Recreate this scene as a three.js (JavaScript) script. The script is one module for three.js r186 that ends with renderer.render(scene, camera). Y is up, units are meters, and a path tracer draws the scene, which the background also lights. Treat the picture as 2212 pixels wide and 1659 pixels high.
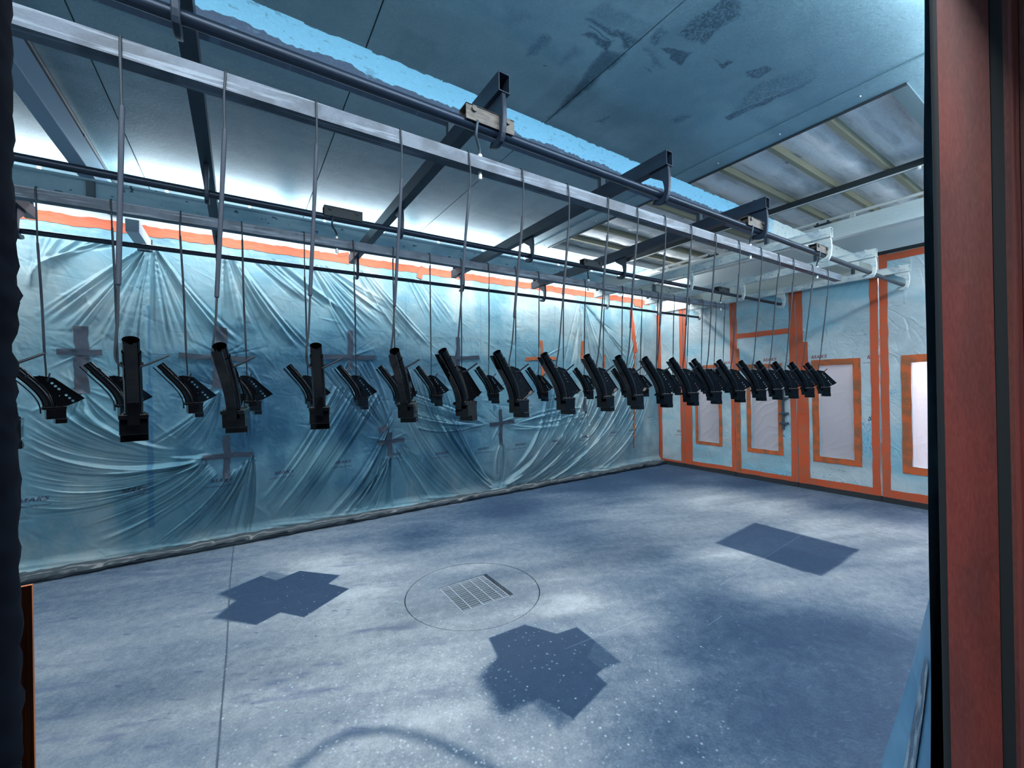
import * as THREE from 'three';
import { RoundedBoxGeometry } from 'three/addons/geometries/RoundedBoxGeometry.js';
import { mergeGeometries } from 'three/addons/utils/BufferGeometryUtils.js';
import { RectAreaLightUniformsLib } from 'three/addons/lights/RectAreaLightUniformsLib.js';

// ------------------------------------------------------------------ camera, exposure, sky, lights
const scene = new THREE.Scene();
const renderer = new THREE.WebGLRenderer();
renderer.toneMapping = THREE.LinearToneMapping;
renderer.toneMappingExposure = 1.2;
renderer.shadowMap.enabled = true;
RectAreaLightUniformsLib.init();
scene.background = new THREE.Color(0.02, 0.022, 0.025);

const W = 2212, Hh = 1659, F = 894.35, EYE = 1.5;                     // focal length in pixels of the photograph, eye height
const YAW = 33.3307 * Math.PI / 180, PITCH = 0.096 * Math.PI / 180, ROLL = -0.989 * Math.PI / 180;
const fw = new THREE.Vector3(Math.sin(YAW) * Math.cos(PITCH), Math.sin(PITCH), -Math.cos(YAW) * Math.cos(PITCH));
const rt0 = new THREE.Vector3().crossVectors(fw, new THREE.Vector3(0, 1, 0)).normalize();
const up0 = new THREE.Vector3().crossVectors(rt0, fw);
const rt = rt0.clone().multiplyScalar(Math.cos(ROLL)).addScaledVector(up0, Math.sin(ROLL));
const up = up0.clone().multiplyScalar(Math.cos(ROLL)).addScaledVector(rt0, -Math.sin(ROLL));
const camera = new THREE.PerspectiveCamera(2 * Math.atan(Hh / 2 / F) * 180 / Math.PI, W / Hh, 0.01, 60);
camera.position.set(0, EYE, 0);
camera.quaternion.setFromRotationMatrix(new THREE.Matrix4().makeBasis(rt, up, fw.clone().negate()));
scene.add(camera);

const COOL = new THREE.Color(0.96, 0.985, 1.0);
const LAMP_DOWN = 31, LAMP_UP = 26, LAMP_RIGHT = 23, LAMP_RIGHT_UP = 17;                    // nits-like strengths of the batten faces

// pixel of the photograph -> point on a plane of the room
const ray = (x, y) => fw.clone().addScaledVector(rt, (x - W / 2) / F).addScaledVector(up, -(y - Hh / 2) / F);
const onY = (x, y, v) => { const d = ray(x, y), t = (v - EYE) / d.y; return [t * d.x, v, t * d.z]; };
const onZ = (x, y, v) => { const d = ray(x, y), t = v / d.z; return [t * d.x, EYE + t * d.y, v]; };
const onX = (x, y, v) => { const d = ray(x, y), t = v / d.x; return [v, EYE + t * d.y, t * d.z]; };

// ------------------------------------------------------------------ helpers
let seed = 7;
const rnd = () => { seed = (seed * 1664525 + 1013904223) >>> 0; return seed / 4294967296; };
const rr = (a, b) => a + (b - a) * rnd();
const clamp = (v, a = 0, b = 1) => Math.min(b, Math.max(a, v));
const sm = (a, b, v) => { const t = clamp((v - a) / (b - a)); return t * t * (3 - 2 * t); };
const mix = (a, b, t) => a + (b - a) * t;
const mix3 = (a, b, t) => [mix(a[0], b[0], t), mix(a[1], b[1], t), mix(a[2], b[2], t)];
const TAB = new Float32Array(65536); for (let i = 0; i < 65536; i++) TAB[i] = rnd();
const lat = (i, j) => TAB[((i & 255) << 8) | (j & 255)];
const vn = (x, y) => { const i = Math.floor(x), j = Math.floor(y); let a = x - i, b = y - j; a = a * a * (3 - 2 * a); b = b * b * (3 - 2 * b);
  return mix(mix(lat(i, j), lat(i + 1, j), a), mix(lat(i, j + 1), lat(i + 1, j + 1), a), b); };
const fbm = (x, y, o = 4) => { let s = 0, a = 0.5, t = 0; for (let k = 0; k < o; k++) { s += a * vn(x, y); t += a; a *= 0.5; x = x * 2.03 + 17.1; y = y * 2.03 + 9.7; } return s / t; };

const used = {};
function numbered(n) { if (!(n in used)) { used[n] = 0; return n; } used[n]++; return n + '_' + String(used[n]).padStart(3, '0'); }
function shade(o) { o.traverse(m => { if (m.isMesh) { m.castShadow = true; m.receiveShadow = true; } }); return o; }
function mesh(name, geo, mat, parent) { const m = new THREE.Mesh(geo, mat); m.name = parent ? name : numbered(name); (parent || scene).add(m); m.castShadow = m.receiveShadow = true; return m; }
function thing(name, label, category, pos = [0, 0, 0], group) { const o = new THREE.Group(); o.name = numbered(name); o.position.set(...pos); o.userData = { label, category }; if (group) o.userData.group = group; scene.add(o); return o; }
function structure(name, label, pos = [0, 0, 0]) { const o = new THREE.Group(); o.name = numbered(name); o.position.set(...pos); o.userData = { kind: 'structure', label, category: name.split('_')[0] }; scene.add(o); return o; }
function tag(o, label, category, group) { Object.assign(o.userData, { label, category }); if (group) o.userData.group = group; return o; }
const box = (x0, x1, y0, y1, z0, z1) => { const g = new THREE.BoxGeometry(x1 - x0, y1 - y0, z1 - z0); g.translate((x0 + x1) / 2, (y0 + y1) / 2, (z0 + z1) / 2); return g; };
const rbox = (x0, x1, y0, y1, z0, z1, r = 0.004, s = 2) => { const g = new RoundedBoxGeometry(x1 - x0, y1 - y0, z1 - z0, s, r); g.translate((x0 + x1) / 2, (y0 + y1) / 2, (z0 + z1) / 2); return g; };
const V = (x, y, z) => new THREE.Vector3(x, y, z);
const tube = (pts, r, seg = 24, rad = 8) => new THREE.TubeGeometry(new THREE.CatmullRomCurve3(pts.map(p => V(...p)), false, 'catmullrom', 0.5), seg, r, rad, false);
const capTube = (pts, r, seg = 24, rad = 8) => mergeGeometries([tube(pts, r, seg, rad), ...[pts[0], pts[pts.length - 1]].map(p => new THREE.SphereGeometry(r, rad, 6).translate(...p))]);
function cyl(a, b, r, seg = 16) { const A = V(...a), B = V(...b), d = B.clone().sub(A), g = new THREE.CylinderGeometry(r, r, d.length(), seg); g.applyQuaternion(new THREE.Quaternion().setFromUnitVectors(V(0, 1, 0), d.clone().normalize())); g.translate((A.x + B.x) / 2, (A.y + B.y) / 2, (A.z + B.z) / 2); return g; }
function planarUV(g, f) { const p = g.attributes.position, uv = new Float32Array(p.count * 2); for (let i = 0; i < p.count; i++) { const [u, v] = f(p.getX(i), p.getY(i), p.getZ(i)); uv[2 * i] = u; uv[2 * i + 1] = v; } g.setAttribute('uv', new THREE.BufferAttribute(uv, 2)); return g; }
function hollow(w, h, wall, len) { // rectangular steel tube along z
  const s = new THREE.Shape([new THREE.Vector2(-w / 2, -h / 2), new THREE.Vector2(w / 2, -h / 2), new THREE.Vector2(w / 2, h / 2), new THREE.Vector2(-w / 2, h / 2)]);
  const q = new THREE.Path([new THREE.Vector2(-w / 2 + wall, -h / 2 + wall), new THREE.Vector2(-w / 2 + wall, h / 2 - wall), new THREE.Vector2(w / 2 - wall, h / 2 - wall), new THREE.Vector2(w / 2 - wall, -h / 2 + wall)]);
  s.holes.push(q); return new THREE.ExtrudeGeometry(s, { depth: len, bevelEnabled: false });
}
const toS = c => { c = clamp(c); return 255 * (c <= 0.0031308 ? 12.92 * c : 1.055 * Math.pow(c, 1 / 2.4) - 0.055); };
function canvasOf(w, h, f) { // f(px, py) -> [r,g,b] in 0..255 sRGB
  const c = document.createElement('canvas'); c.width = w; c.height = h; const x = c.getContext('2d'), im = x.createImageData(w, h), d = im.data;
  for (let j = 0; j < h; j++) for (let i = 0; i < w; i++) { const q = f(i, j), k = 4 * (j * w + i); d[k] = clamp(q[0], 0, 255); d[k + 1] = clamp(q[1], 0, 255); d[k + 2] = clamp(q[2], 0, 255); d[k + 3] = 255; }
  x.putImageData(im, 0, 0); return [c, x];
}
function colorTex(c) { const t = new THREE.CanvasTexture(c); t.colorSpace = THREE.SRGBColorSpace; t.wrapS = t.wrapT = THREE.RepeatWrapping; return t; }
function heightTex(n, f) { const d = new Uint8Array(n * n * 4); for (let j = 0; j < n; j++) for (let i = 0; i < n; i++) { const v = clamp(f(i / n, j / n)) * 255, k = 4 * (j * n + i); d[k] = d[k + 1] = d[k + 2] = v; d[k + 3] = 255; }
  const t = new THREE.DataTexture(d, n, n); t.magFilter = THREE.LinearFilter; t.wrapS = t.wrapT = THREE.RepeatWrapping; t.needsUpdate = true; return t; }
const rep = (t, u, v) => { const c = t.clone(); c.repeat.set(u, v); c.needsUpdate = true; return c; };
const std = o => new THREE.MeshStandardMaterial(o);
const phy = o => new THREE.MeshPhysicalMaterial(o);
const lin = (r, g, b) => new THREE.Color().setRGB(r, g, b);
const ORD = ['first', 'second', 'third', 'fourth', 'fifth', 'sixth', 'seventh', 'eighth', 'ninth', 'tenth', 'eleventh', 'twelfth', 'thirteenth', 'fourteenth', 'fifteenth', 'sixteenth', 'seventeenth', 'eighteenth', 'nineteenth', 'twentieth', 'twenty-first', 'twenty-second', 'twenty-third', 'twenty-fourth', 'twenty-fifth'];
function field(pts, grid = 160, x0, x1, z0, z1, pw = 2.4) { // values at scattered points -> smooth function
  const n = grid, m = grid, a = new Float32Array((n + 1) * (m + 1));
  for (let j = 0; j <= m; j++) for (let i = 0; i <= n; i++) { const x = mix(x0, x1, i / n), z = mix(z0, z1, j / m); let s = 0, t = 0; for (const p of pts) { const d = 1 / Math.pow((x - p[0]) ** 2 + (z - p[1]) ** 2 + 0.02, pw / 2); s += d * p[2]; t += d; } a[j * (n + 1) + i] = s / t; }
  return (x, z) => { const u = clamp((x - x0) / (x1 - x0)) * n, v = clamp((z - z0) / (z1 - z0)) * m, i = Math.min(n - 1, u | 0), j = Math.min(m - 1, v | 0), fu = u - i, fv = v - j, k = j * (n + 1) + i;
    return mix(mix(a[k], a[k + 1], fu), mix(a[k + n + 1], a[k + n + 2], fu), fv); };
}
const inPoly = (P, x, y) => { let c = false; for (let i = 0, j = P.length - 1; i < P.length; j = i++) { const [xi, yi] = P[i], [xj, yj] = P[j]; if ((yi > y) !== (yj > y) && x < (xj - xi) * (y - yi) / (yj - yi) + xi) c = !c; } return c; };
const segD = (P, x, y) => { let m = 9; for (let i = 0, j = P.length - 1; i < P.length; j = i++) { const ax = P[j][0], ay = P[j][1], bx = P[i][0] - ax, by = P[i][1] - ay, t = clamp(((x - ax) * bx + (y - ay) * by) / (bx * bx + by * by)); m = Math.min(m, Math.hypot(x - ax - t * bx, y - ay - t * by)); } return m; };
const sdPoly = (P, x, y) => (inPoly(P, x, y) ? -1 : 1) * segD(P, x, y);

// ------------------------------------------------------------------ room sizes
const LZ = -4.95, XB = 6.5, XF = -2.2, RZ = -0.15, CY = 3.32;        // left wall, door wall, end wall, doorway wall, ceiling
const grain = heightTex(256, (u, v) => 0.5 + 0.5 * (vn(u * 128, v * 128) - 0.5) + 0.5 * (vn(u * 40, v * 40) - 0.5));
const crease = (() => { // wrinkled film
  const n = 512, a = new Float32Array(n * n).fill(0.5);
  for (let k = 0; k < 170; k++) { let x = rnd() * n, y = rnd() * n; const th = -0.9 + rr(-0.7, 0.7), L = rr(30, 190), w = rr(1.6, 5), am = rr(-0.2, 0.22), cv = rr(-0.006, 0.006); let t = th;
    for (let s = 0; s < L; s++) { x += Math.cos(t); y += Math.sin(t); t += cv; const e = am * Math.sin(Math.PI * s / L) * 0.35; const R = Math.ceil(w * 2);
      for (let dj = -R; dj <= R; dj++) for (let di = -R; di <= R; di++) { const d2 = di * di + dj * dj; const i = ((x + di | 0) + 4 * n) % n, j = ((y + dj | 0) + 4 * n) % n; a[j * n + i] += e * Math.exp(-d2 / (w * w)) * 0.35; } } }
  return heightTex(n, (u, v) => a[Math.min(n - 1, v * n | 0) * n + Math.min(n - 1, u * n | 0)] + 0.10 * (vn(u * 32, v * 32) - 0.5)); })();

// ------------------------------------------------------------------ floor
const P = (...a) => { const o = []; for (let i = 0; i < a.length; i += 2) { const q = onY(a[i], a[i + 1], 0); o.push([q[0], q[2]]); } return o; };
const c0 = (x, y) => [x / 2.765, 1100 + y / 2.765], c1 = (x, y) => [700 + x / 2.765, 1100 + y / 2.765], c2 = (x, y) => [1500 + x / 2.517, 1000 + y / 2.517];
const poly = (f, ...a) => { const o = []; for (let i = 0; i < a.length; i += 2) { const p = f(a[i], a[i + 1]), q = onY(p[0], p[1], 0); o.push([q[0], q[2]]); } return o; };
const clean1 = poly(c0, 1310, 505, 1560, 398, 1650, 425, 1790, 368, 2030, 395, 1960, 445, 2085, 475, 1815, 645, 1675, 615, 1530, 690, 1285, 650, 1410, 545);
const clean1b = poly(c0, 1560, 398, 1610, 370, 1730, 392, 1650, 425);
const clean2 = poly(c1, 985, 770, 1200, 690, 1390, 745, 1510, 705, 1620, 790, 1575, 890, 1660, 955, 1625, 985, 1690, 1045, 1490, 1250, 1290, 1130, 1065, 1215, 935, 1000, 1040, 880);
const clean2b = poly(c1, 1620, 790, 1775, 915, 1660, 955, 1575, 890), clean2c = poly(c1, 1250, 1145, 1300, 1130, 1490, 1250, 1400, 1310);
const clean3 = poly(c2, 115, 435, 330, 325, 890, 470, 800, 545, 700, 600, 590, 590, 370, 515, 160, 450);
const clean3b = poly(c2, 370, 515, 480, 450, 795, 540, 690, 615, 560, 575), clean3c = poly(c2, 740, 450, 895, 470, 880, 485, 730, 460);
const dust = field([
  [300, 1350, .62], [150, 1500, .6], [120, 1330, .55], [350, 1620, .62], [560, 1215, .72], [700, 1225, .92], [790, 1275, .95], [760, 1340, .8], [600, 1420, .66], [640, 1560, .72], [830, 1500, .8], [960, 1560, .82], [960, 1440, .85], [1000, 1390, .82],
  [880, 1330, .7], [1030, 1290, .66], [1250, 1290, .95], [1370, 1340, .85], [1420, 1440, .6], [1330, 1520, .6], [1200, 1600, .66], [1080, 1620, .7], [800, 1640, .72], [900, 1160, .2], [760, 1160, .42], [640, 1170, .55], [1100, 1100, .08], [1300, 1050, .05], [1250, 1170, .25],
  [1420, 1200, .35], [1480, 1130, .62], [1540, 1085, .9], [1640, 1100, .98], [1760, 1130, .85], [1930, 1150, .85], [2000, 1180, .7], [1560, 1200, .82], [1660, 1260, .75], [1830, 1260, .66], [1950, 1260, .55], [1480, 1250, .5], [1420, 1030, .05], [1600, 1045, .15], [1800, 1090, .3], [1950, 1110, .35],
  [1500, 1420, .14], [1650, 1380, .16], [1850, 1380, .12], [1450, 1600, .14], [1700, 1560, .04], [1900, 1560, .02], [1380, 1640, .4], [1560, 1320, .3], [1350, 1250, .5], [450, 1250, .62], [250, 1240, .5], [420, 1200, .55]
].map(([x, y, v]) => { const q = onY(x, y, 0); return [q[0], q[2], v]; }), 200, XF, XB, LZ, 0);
const FW = 2048, FH = 1166;
const hosePts = [[640, 1655], [700, 1610], [760, 1585], [830, 1576], [900, 1588], [960, 1610], [1040, 1650], [1090, 1680]].map(([x, y]) => { const q = onY(x, y, 0); return [q[0], q[2]]; });
const lineD = (Q, x, y) => { let m = 9; for (let i = 1; i < Q.length; i++) { const ax = Q[i - 1][0], ay = Q[i - 1][1], bx = Q[i][0] - ax, by = Q[i][1] - ay, t = clamp(((x - ax) * bx + (y - ay) * by) / (bx * bx + by * by)); m = Math.min(m, Math.hypot(x - ax - t * bx, y - ay - t * by)); } return m; };
const joint = [[505, 1178], [497, 1255], [490, 1400], [478, 1540], [468, 1659]].map(([x, y]) => { const q = onY(x, y, 0); return [q[0], q[2]]; });
joint.push([joint[4][0] + 0.02, -0.6]);
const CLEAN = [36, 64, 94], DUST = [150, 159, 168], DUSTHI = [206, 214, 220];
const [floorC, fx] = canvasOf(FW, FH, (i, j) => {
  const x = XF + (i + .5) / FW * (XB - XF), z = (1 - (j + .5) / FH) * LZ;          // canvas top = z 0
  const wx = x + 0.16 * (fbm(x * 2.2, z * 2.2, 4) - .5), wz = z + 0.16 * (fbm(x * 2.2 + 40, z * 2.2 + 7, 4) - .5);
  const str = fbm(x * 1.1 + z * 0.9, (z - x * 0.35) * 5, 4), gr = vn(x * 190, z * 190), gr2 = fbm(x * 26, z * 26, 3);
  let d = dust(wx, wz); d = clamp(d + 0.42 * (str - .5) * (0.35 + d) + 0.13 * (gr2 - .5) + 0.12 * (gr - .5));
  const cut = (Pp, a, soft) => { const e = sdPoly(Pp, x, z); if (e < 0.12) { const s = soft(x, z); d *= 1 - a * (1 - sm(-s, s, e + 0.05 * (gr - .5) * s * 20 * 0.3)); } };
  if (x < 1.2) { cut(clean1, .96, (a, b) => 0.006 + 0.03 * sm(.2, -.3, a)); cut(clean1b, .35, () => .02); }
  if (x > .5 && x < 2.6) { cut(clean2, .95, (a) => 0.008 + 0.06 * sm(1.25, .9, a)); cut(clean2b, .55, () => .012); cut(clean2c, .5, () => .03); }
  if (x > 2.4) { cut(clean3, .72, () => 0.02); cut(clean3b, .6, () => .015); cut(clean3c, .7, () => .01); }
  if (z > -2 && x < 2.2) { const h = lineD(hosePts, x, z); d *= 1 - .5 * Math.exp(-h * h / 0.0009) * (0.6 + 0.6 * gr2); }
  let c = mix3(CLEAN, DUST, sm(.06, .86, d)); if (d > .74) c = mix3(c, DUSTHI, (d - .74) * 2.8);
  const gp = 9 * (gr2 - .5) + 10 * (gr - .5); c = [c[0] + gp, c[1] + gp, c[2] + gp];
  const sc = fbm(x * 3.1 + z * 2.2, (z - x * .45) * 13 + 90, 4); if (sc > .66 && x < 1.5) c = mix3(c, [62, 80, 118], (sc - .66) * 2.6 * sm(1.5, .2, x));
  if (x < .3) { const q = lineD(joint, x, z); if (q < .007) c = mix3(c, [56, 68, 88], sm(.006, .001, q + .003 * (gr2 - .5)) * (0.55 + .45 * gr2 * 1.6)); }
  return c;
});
{ // dried paint drops and scratches
  const X = x => (x - XF) / (XB - XF) * FW, Y = z => FH - (z / LZ) * FH + 0;
  const Yc = z => (1 - z / LZ) * FH;
  for (let k = 0; k < 1900; k++) { const px = 400 + 1200 * Math.pow(rnd(), .9), py = 1230 + 430 * rnd(); const q = onY(px, py, 0); if (q[0] < XF || q[0] > 3.4) continue; const near = Math.exp(-(((px - 950) / 420) ** 2)); if (rnd() > near + .08) continue;
    fx.fillStyle = `rgba(${205 + 30 * rnd() | 0},${220 + 20 * rnd() | 0},238,${.35 + .5 * rnd()})`; fx.beginPath(); fx.arc(X(q[0]), Yc(q[2]), rr(.4, 1.25), 0, 7); fx.fill(); }
  for (let k = 0; k < 170; k++) { const q = onY(rr(1350, 2000), rr(1280, 1659), 0); fx.strokeStyle = `rgba(150,180,215,${.12 + .3 * rnd()})`; fx.lineWidth = rr(.5, 1.2); fx.beginPath(); const a = rr(-.5, 1.1), L = rr(1, 12); fx.moveTo(X(q[0]), Yc(q[2])); fx.lineTo(X(q[0]) + L * Math.cos(a), Yc(q[2]) + L * Math.sin(a)); fx.stroke(); }
  for (const [ax, ay, bx, by] of [[1555, 1265, 1840, 1088], [1220, 1402, 1400, 1330], [1530, 1350, 1560, 1330]]) { const a = onY(ax, ay, 0), b = onY(bx, by, 0); fx.strokeStyle = 'rgba(190,205,222,.4)'; fx.lineWidth = 1; fx.beginPath(); fx.moveTo(X(a[0]), Yc(a[2])); fx.lineTo(X(b[0]), Yc(b[2])); fx.stroke(); }
  for (let k = 0; k < 60; k++) { const q = onY(rr(90, 800), rr(1230, 1640), 0); fx.fillStyle = `rgba(60,72,105,${.15 + .35 * rnd()})`; fx.save(); fx.translate(X(q[0]), Yc(q[2])); fx.rotate(.6 + rr(-.2, .2)); fx.beginPath(); fx.ellipse(0, 0, rr(1, 9), rr(.6, 2.2), 0, 0, 7); fx.fill(); fx.restore(); }
}
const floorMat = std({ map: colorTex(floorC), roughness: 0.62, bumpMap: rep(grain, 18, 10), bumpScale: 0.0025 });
const floorUV = g => planarUV(g, (x, y, z) => [(x - XF) / (XB - XF), z / LZ]);
const floor = structure('floor', 'painted concrete floor with pale overspray and clean blue patches');
const DC = [1.40, -2.69], DR = 0.485, GX0 = 1.212, GX1 = 1.62, GZ0 = -2.885, GZ1 = -2.487;
const circ = (p, cx, cy, r, n = 96) => { for (let i = 0; i <= n; i++) { const a = i / n * Math.PI * 2; i ? p.lineTo(cx + r * Math.cos(a), cy + r * Math.sin(a)) : p.moveTo(cx + r, cy); } return p; };
{ const s = new THREE.Shape(); s.moveTo(XF, 0); s.lineTo(XB, 0); s.lineTo(XB, -LZ); s.lineTo(XF, -LZ); s.closePath(); s.holes.push(circ(new THREE.Path(), DC[0], -DC[1], DR));
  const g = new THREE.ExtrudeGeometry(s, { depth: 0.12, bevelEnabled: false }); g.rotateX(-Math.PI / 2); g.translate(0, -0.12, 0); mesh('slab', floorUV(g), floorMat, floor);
  const d = circ(new THREE.Shape(), DC[0], -DC[1], DR - 0.0065); const h = new THREE.Path(); h.moveTo(GX0, -GZ1); h.lineTo(GX0, -GZ0); h.lineTo(GX1, -GZ0); h.lineTo(GX1, -GZ1); h.closePath(); d.holes.push(h);
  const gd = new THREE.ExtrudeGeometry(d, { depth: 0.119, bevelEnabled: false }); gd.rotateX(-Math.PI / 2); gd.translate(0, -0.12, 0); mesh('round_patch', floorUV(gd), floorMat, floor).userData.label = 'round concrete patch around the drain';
  const pit = std({ color: lin(.26, .27, .27), roughness: 1 }); mesh('drain_pit', mergeGeometries([box(GX0 - .1, GX1 + .1, -.9, -.87, GZ0 - .1, GZ1 + .1), box(GX0 - .03, GX0, -.9, -.119, GZ0, GZ1), box(GX1, GX1 + .03, -.9, -.119, GZ0, GZ1), box(GX0, GX1, -.9, -.119, GZ0 - .03, GZ0), box(GX0, GX1, -.9, -.119, GZ1, GZ1 + .03)]), pit, floor);
  }
{ const g = thing('floor_grate', 'square steel drain grate set in the round floor patch', 'drain grate', [(GX0 + GX1) / 2, 0, (GZ0 + GZ1) / 2]);
  const m = std({ color: lin(.50, .56, .63), roughness: .5, metalness: .15 }); const w = (GX1 - GX0) / 2 - .004, x1 = w - .028, d = (GZ1 - GZ0) / 2 - .006;
  mesh('frame', mergeGeometries([box(-w, x1, -.03, -.004, -d, -d + .006), box(-w, x1, -.03, -.004, d - .006, d), box(-w, -w + .006, -.03, -.004, -d, d), box(x1 - .006, x1, -.03, -.004, -d, d)]), m, g);
  for (let k = 1; k < 15; k++) { const z = -d + 2 * d * k / 15; mesh('bearing_bar', box(-w, x1, -.014, -.005, z - .002, z + .002), m, g); }
  for (const f of [.19, .43, .66, .87]) { const x = mix(-w, x1, f); mesh('cross_bar', box(x - .003, x + .003, -.012, -.003, -d, d), m, g); } }

// ------------------------------------------------------------------ plain shell
const boardMat = std({ color: lin(.72, .75, .76), roughness: .8 });
const darkWall = std({ color: lin(.10, .11, .12), roughness: .9 });
{ const w = structure('wall_left', 'white board wall behind the long plastic sheet'); mesh('board', box(XF, XB, -.1, 3.7, LZ - .12, LZ), boardMat, w);
  const b = structure('wall_back', 'end wall carrying the taped doors'); const g = []; for (const [z0, z1, y0, y1] of [[LZ, 0, 3.0, 3.7]]) g.push(box(XB, XB + .12, y0, y1, z0, z1)); mesh('board', mergeGeometries(g), boardMat, b);
  const f = structure('wall_front', 'end wall out of view opposite the doors'); mesh('board', box(XF - .12, XF, -.1, 3.7, LZ, 2.6), std({ color: lin(.35, .45, .5), roughness: .8 }), f);
  const r = structure('wall_right', 'wall with the doorway the view looks through'); mesh('board', mergeGeometries([box(XF, -.075, 0, 3.7, RZ, 0), box(.83, XB + .12, 0, 3.7, RZ, 0), box(-.075, .83, 2.1, 3.7, RZ, 0)]), std({ color: lin(.4, .48, .52), roughness: .8 }), r); }
// the unlit hall behind the doorway
{ const h = structure('wall_hall', 'dim hall behind the doorway'); mesh('shell', mergeGeometries([box(XF, XB, -.1, 0, 0, 2.6), box(XF, XB, 2.6, 2.7, 0, 2.6), box(XF, XB, 0, 2.6, 2.6, 2.7), box(XB, XB + .12, -.1, 2.7, 0, 2.7)]), darkWall, h);
  const hl = thing('hall_lamp', 'small ceiling lamp in the hall behind the doorway', 'lamp', [0.9, 2.58, 1.3]); mesh('diffuser', box(-.3, .3, -.03, 0, -.08, .08), std({ color: 0xffffff, emissive: lin(1, .96, .9), emissiveIntensity: .6 }), hl);
  const L = new THREE.RectAreaLight(lin(1, .95, .9), 2.2, .6, .16); L.position.set(0, -.035, 0); L.rotation.x = -Math.PI / 2; hl.add(L); L.name = 'hall_lamp_light'; }

// ------------------------------------------------------------------ ceiling
const CW = 1600, CH = 1400, ceilMap = (() => {
  const q = (x, y) => { const r = onY(x, y, CY); return [r[0], r[2]]; };
  const cr = (x, y) => q(1100 + x / 3.352, y / 3.352);
  const dark = [ // [outline, strength, softness, speckle]
    [[[720, 340], [760, 370], [860, 390], [290, 866], [360, 775]], .75, .02, .2], [[[530, 130], [600, 140], [940, 290], [850, 360], [790, 270]], .8, .012, .5], [[[520, 250], [560, 235], [760, 300], [720, 350]], .8, .01, .4], [[[570, 185], [740, 280], [735, 288], [565, 192]], .9, .004, .2],
    [[[1230, 230], [1580, -40], [1690, 30], [1650, 120], [1490, 215], [1410, 330], [1330, 300]], .7, .015, .7], [[[1000, 300], [1110, 200], [1150, 230], [1060, 330]], .8, .02, .6], [[[1090, 360], [1150, 350], [1330, 385], [1230, 465]], .85, .008, .3], [[[980, 350], [1010, 360], [1130, 490], [1050, 470]], .5, .02, .6], [[[980, 480], [1040, 520], [1000, 505]], .9, .006, .4],
    [[[1485, 420], [1560, 490], [1630, 435], [1590, 425], [1550, 455]], .95, .004, .5], [[[1695, 515], [1870, 470], [1890, 500], [1780, 575]], .7, .008, .6], [[[1640, 770], [1800, 600], [2212, 480], [2212, 560], [1600, 830]], .45, .03, .8], [[[1560, 845], [2000, 660], [2212, 560], [2180, 600], [1600, 870]], .8, .01, .5], [[[130, 400], [230, 260], [290, 290], [210, 380]], .6, .02, .4], [[[240, 470], [290, 465], [270, 478]], .7, .006, .3], [[[640, 870], [720, 840], [690, 890]], .6, .02, .8], [[[1170, 870], [1280, 820], [1330, 840], [1240, 890]], .5, .02, .8],
    [[[0, 60], [130, 120], [0, 180]], .3, .05, .4], [[[700, 20], [1040, 190], [940, 290], [560, 100]], .25, .02, .3], [[[360, 460], [480, 320], [530, 380], [400, 470]], .3, .03, .3]
  ].map(([p, a, s, k]) => { const o = p.map(([x, y]) => cr(x, y)); const xs = o.map(v => v[0]), zs = o.map(v => v[1]); return [o, a, s, k, Math.min(...xs) - .1, Math.max(...xs) + .1, Math.min(...zs) - .1, Math.max(...zs) + .1]; });
  const laps = []; for (let k = 0; k < 46; k++) laps.push([rr(XF, 3.4), rr(LZ, -.2), rr(.08, .5), rr(.05, .32), rr(-.5, .5), rr(.01, .04)]);
  return canvasOf(CW, CH, (i, j) => {
    const x = XF + (i + .5) / CW * (XB - XF), z = LZ + (j + .5) / CH * (0 - LZ);
    const n1 = fbm(x * 1.3, z * 1.3, 4), n2 = fbm(x * 14, z * 14, 3), g = vn(x * 150, z * 150);
    let c = mix3([108, 142, 156], [130, 162, 174], sm(.3, .7, n1)); let k = 0;
    for (const l of laps) { const dx = Math.abs(x - l[0] + .03 * (n2 - .5)), dz = Math.abs(z - l[1] + .03 * (n2 - .5)); if (dx < l[2] + .05 && dz < l[3] + .05) k += l[4] * .28 * (1 - sm(l[2] - l[5], l[2] + l[5], dx)) * (1 - sm(l[3] - l[5], l[3] + l[5], dz)); }
    for (const d of dark) if (x > d[4] && x < d[5] && z > d[6] && z < d[7]) { const e = sdPoly(d[0], x + .05 * (n2 - .5), z + .05 * (fbm(x * 14 + 50, z * 14, 3) - .5)); k += .95 * d[1] * (1 - sm(-d[2], d[2], e)) * (1 - d[3] * sm(.4, .75, g)); }
    c = mix3(c, [46, 74, 92], clamp(k)); if (k < 0) c = mix3(c, [176, 200, 206], -k);
    const st = fbm(x * .8 + 31, z * 3 + 11, 4); c = mix3(c, [100, 136, 154], .5 * sm(.55, .75, st)); const e = 9 * (g - .5) + 10 * (n2 - .5); return [c[0] + e, c[1] + e, c[2] + e];
  })[0]; })();
const ceilMat = std({ map: colorTex(ceilMap), roughness: .55, bumpMap: rep(grain, 14, 8), bumpScale: .0015 });
const ceilUV = g => planarUV(g, (x, y, z) => [(x - XF) / (XB - XF), 1 - (z - LZ) / (0 - LZ)]);
const ceiling = structure('ceiling', 'board ceiling with blue overspray and an open bay');
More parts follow.
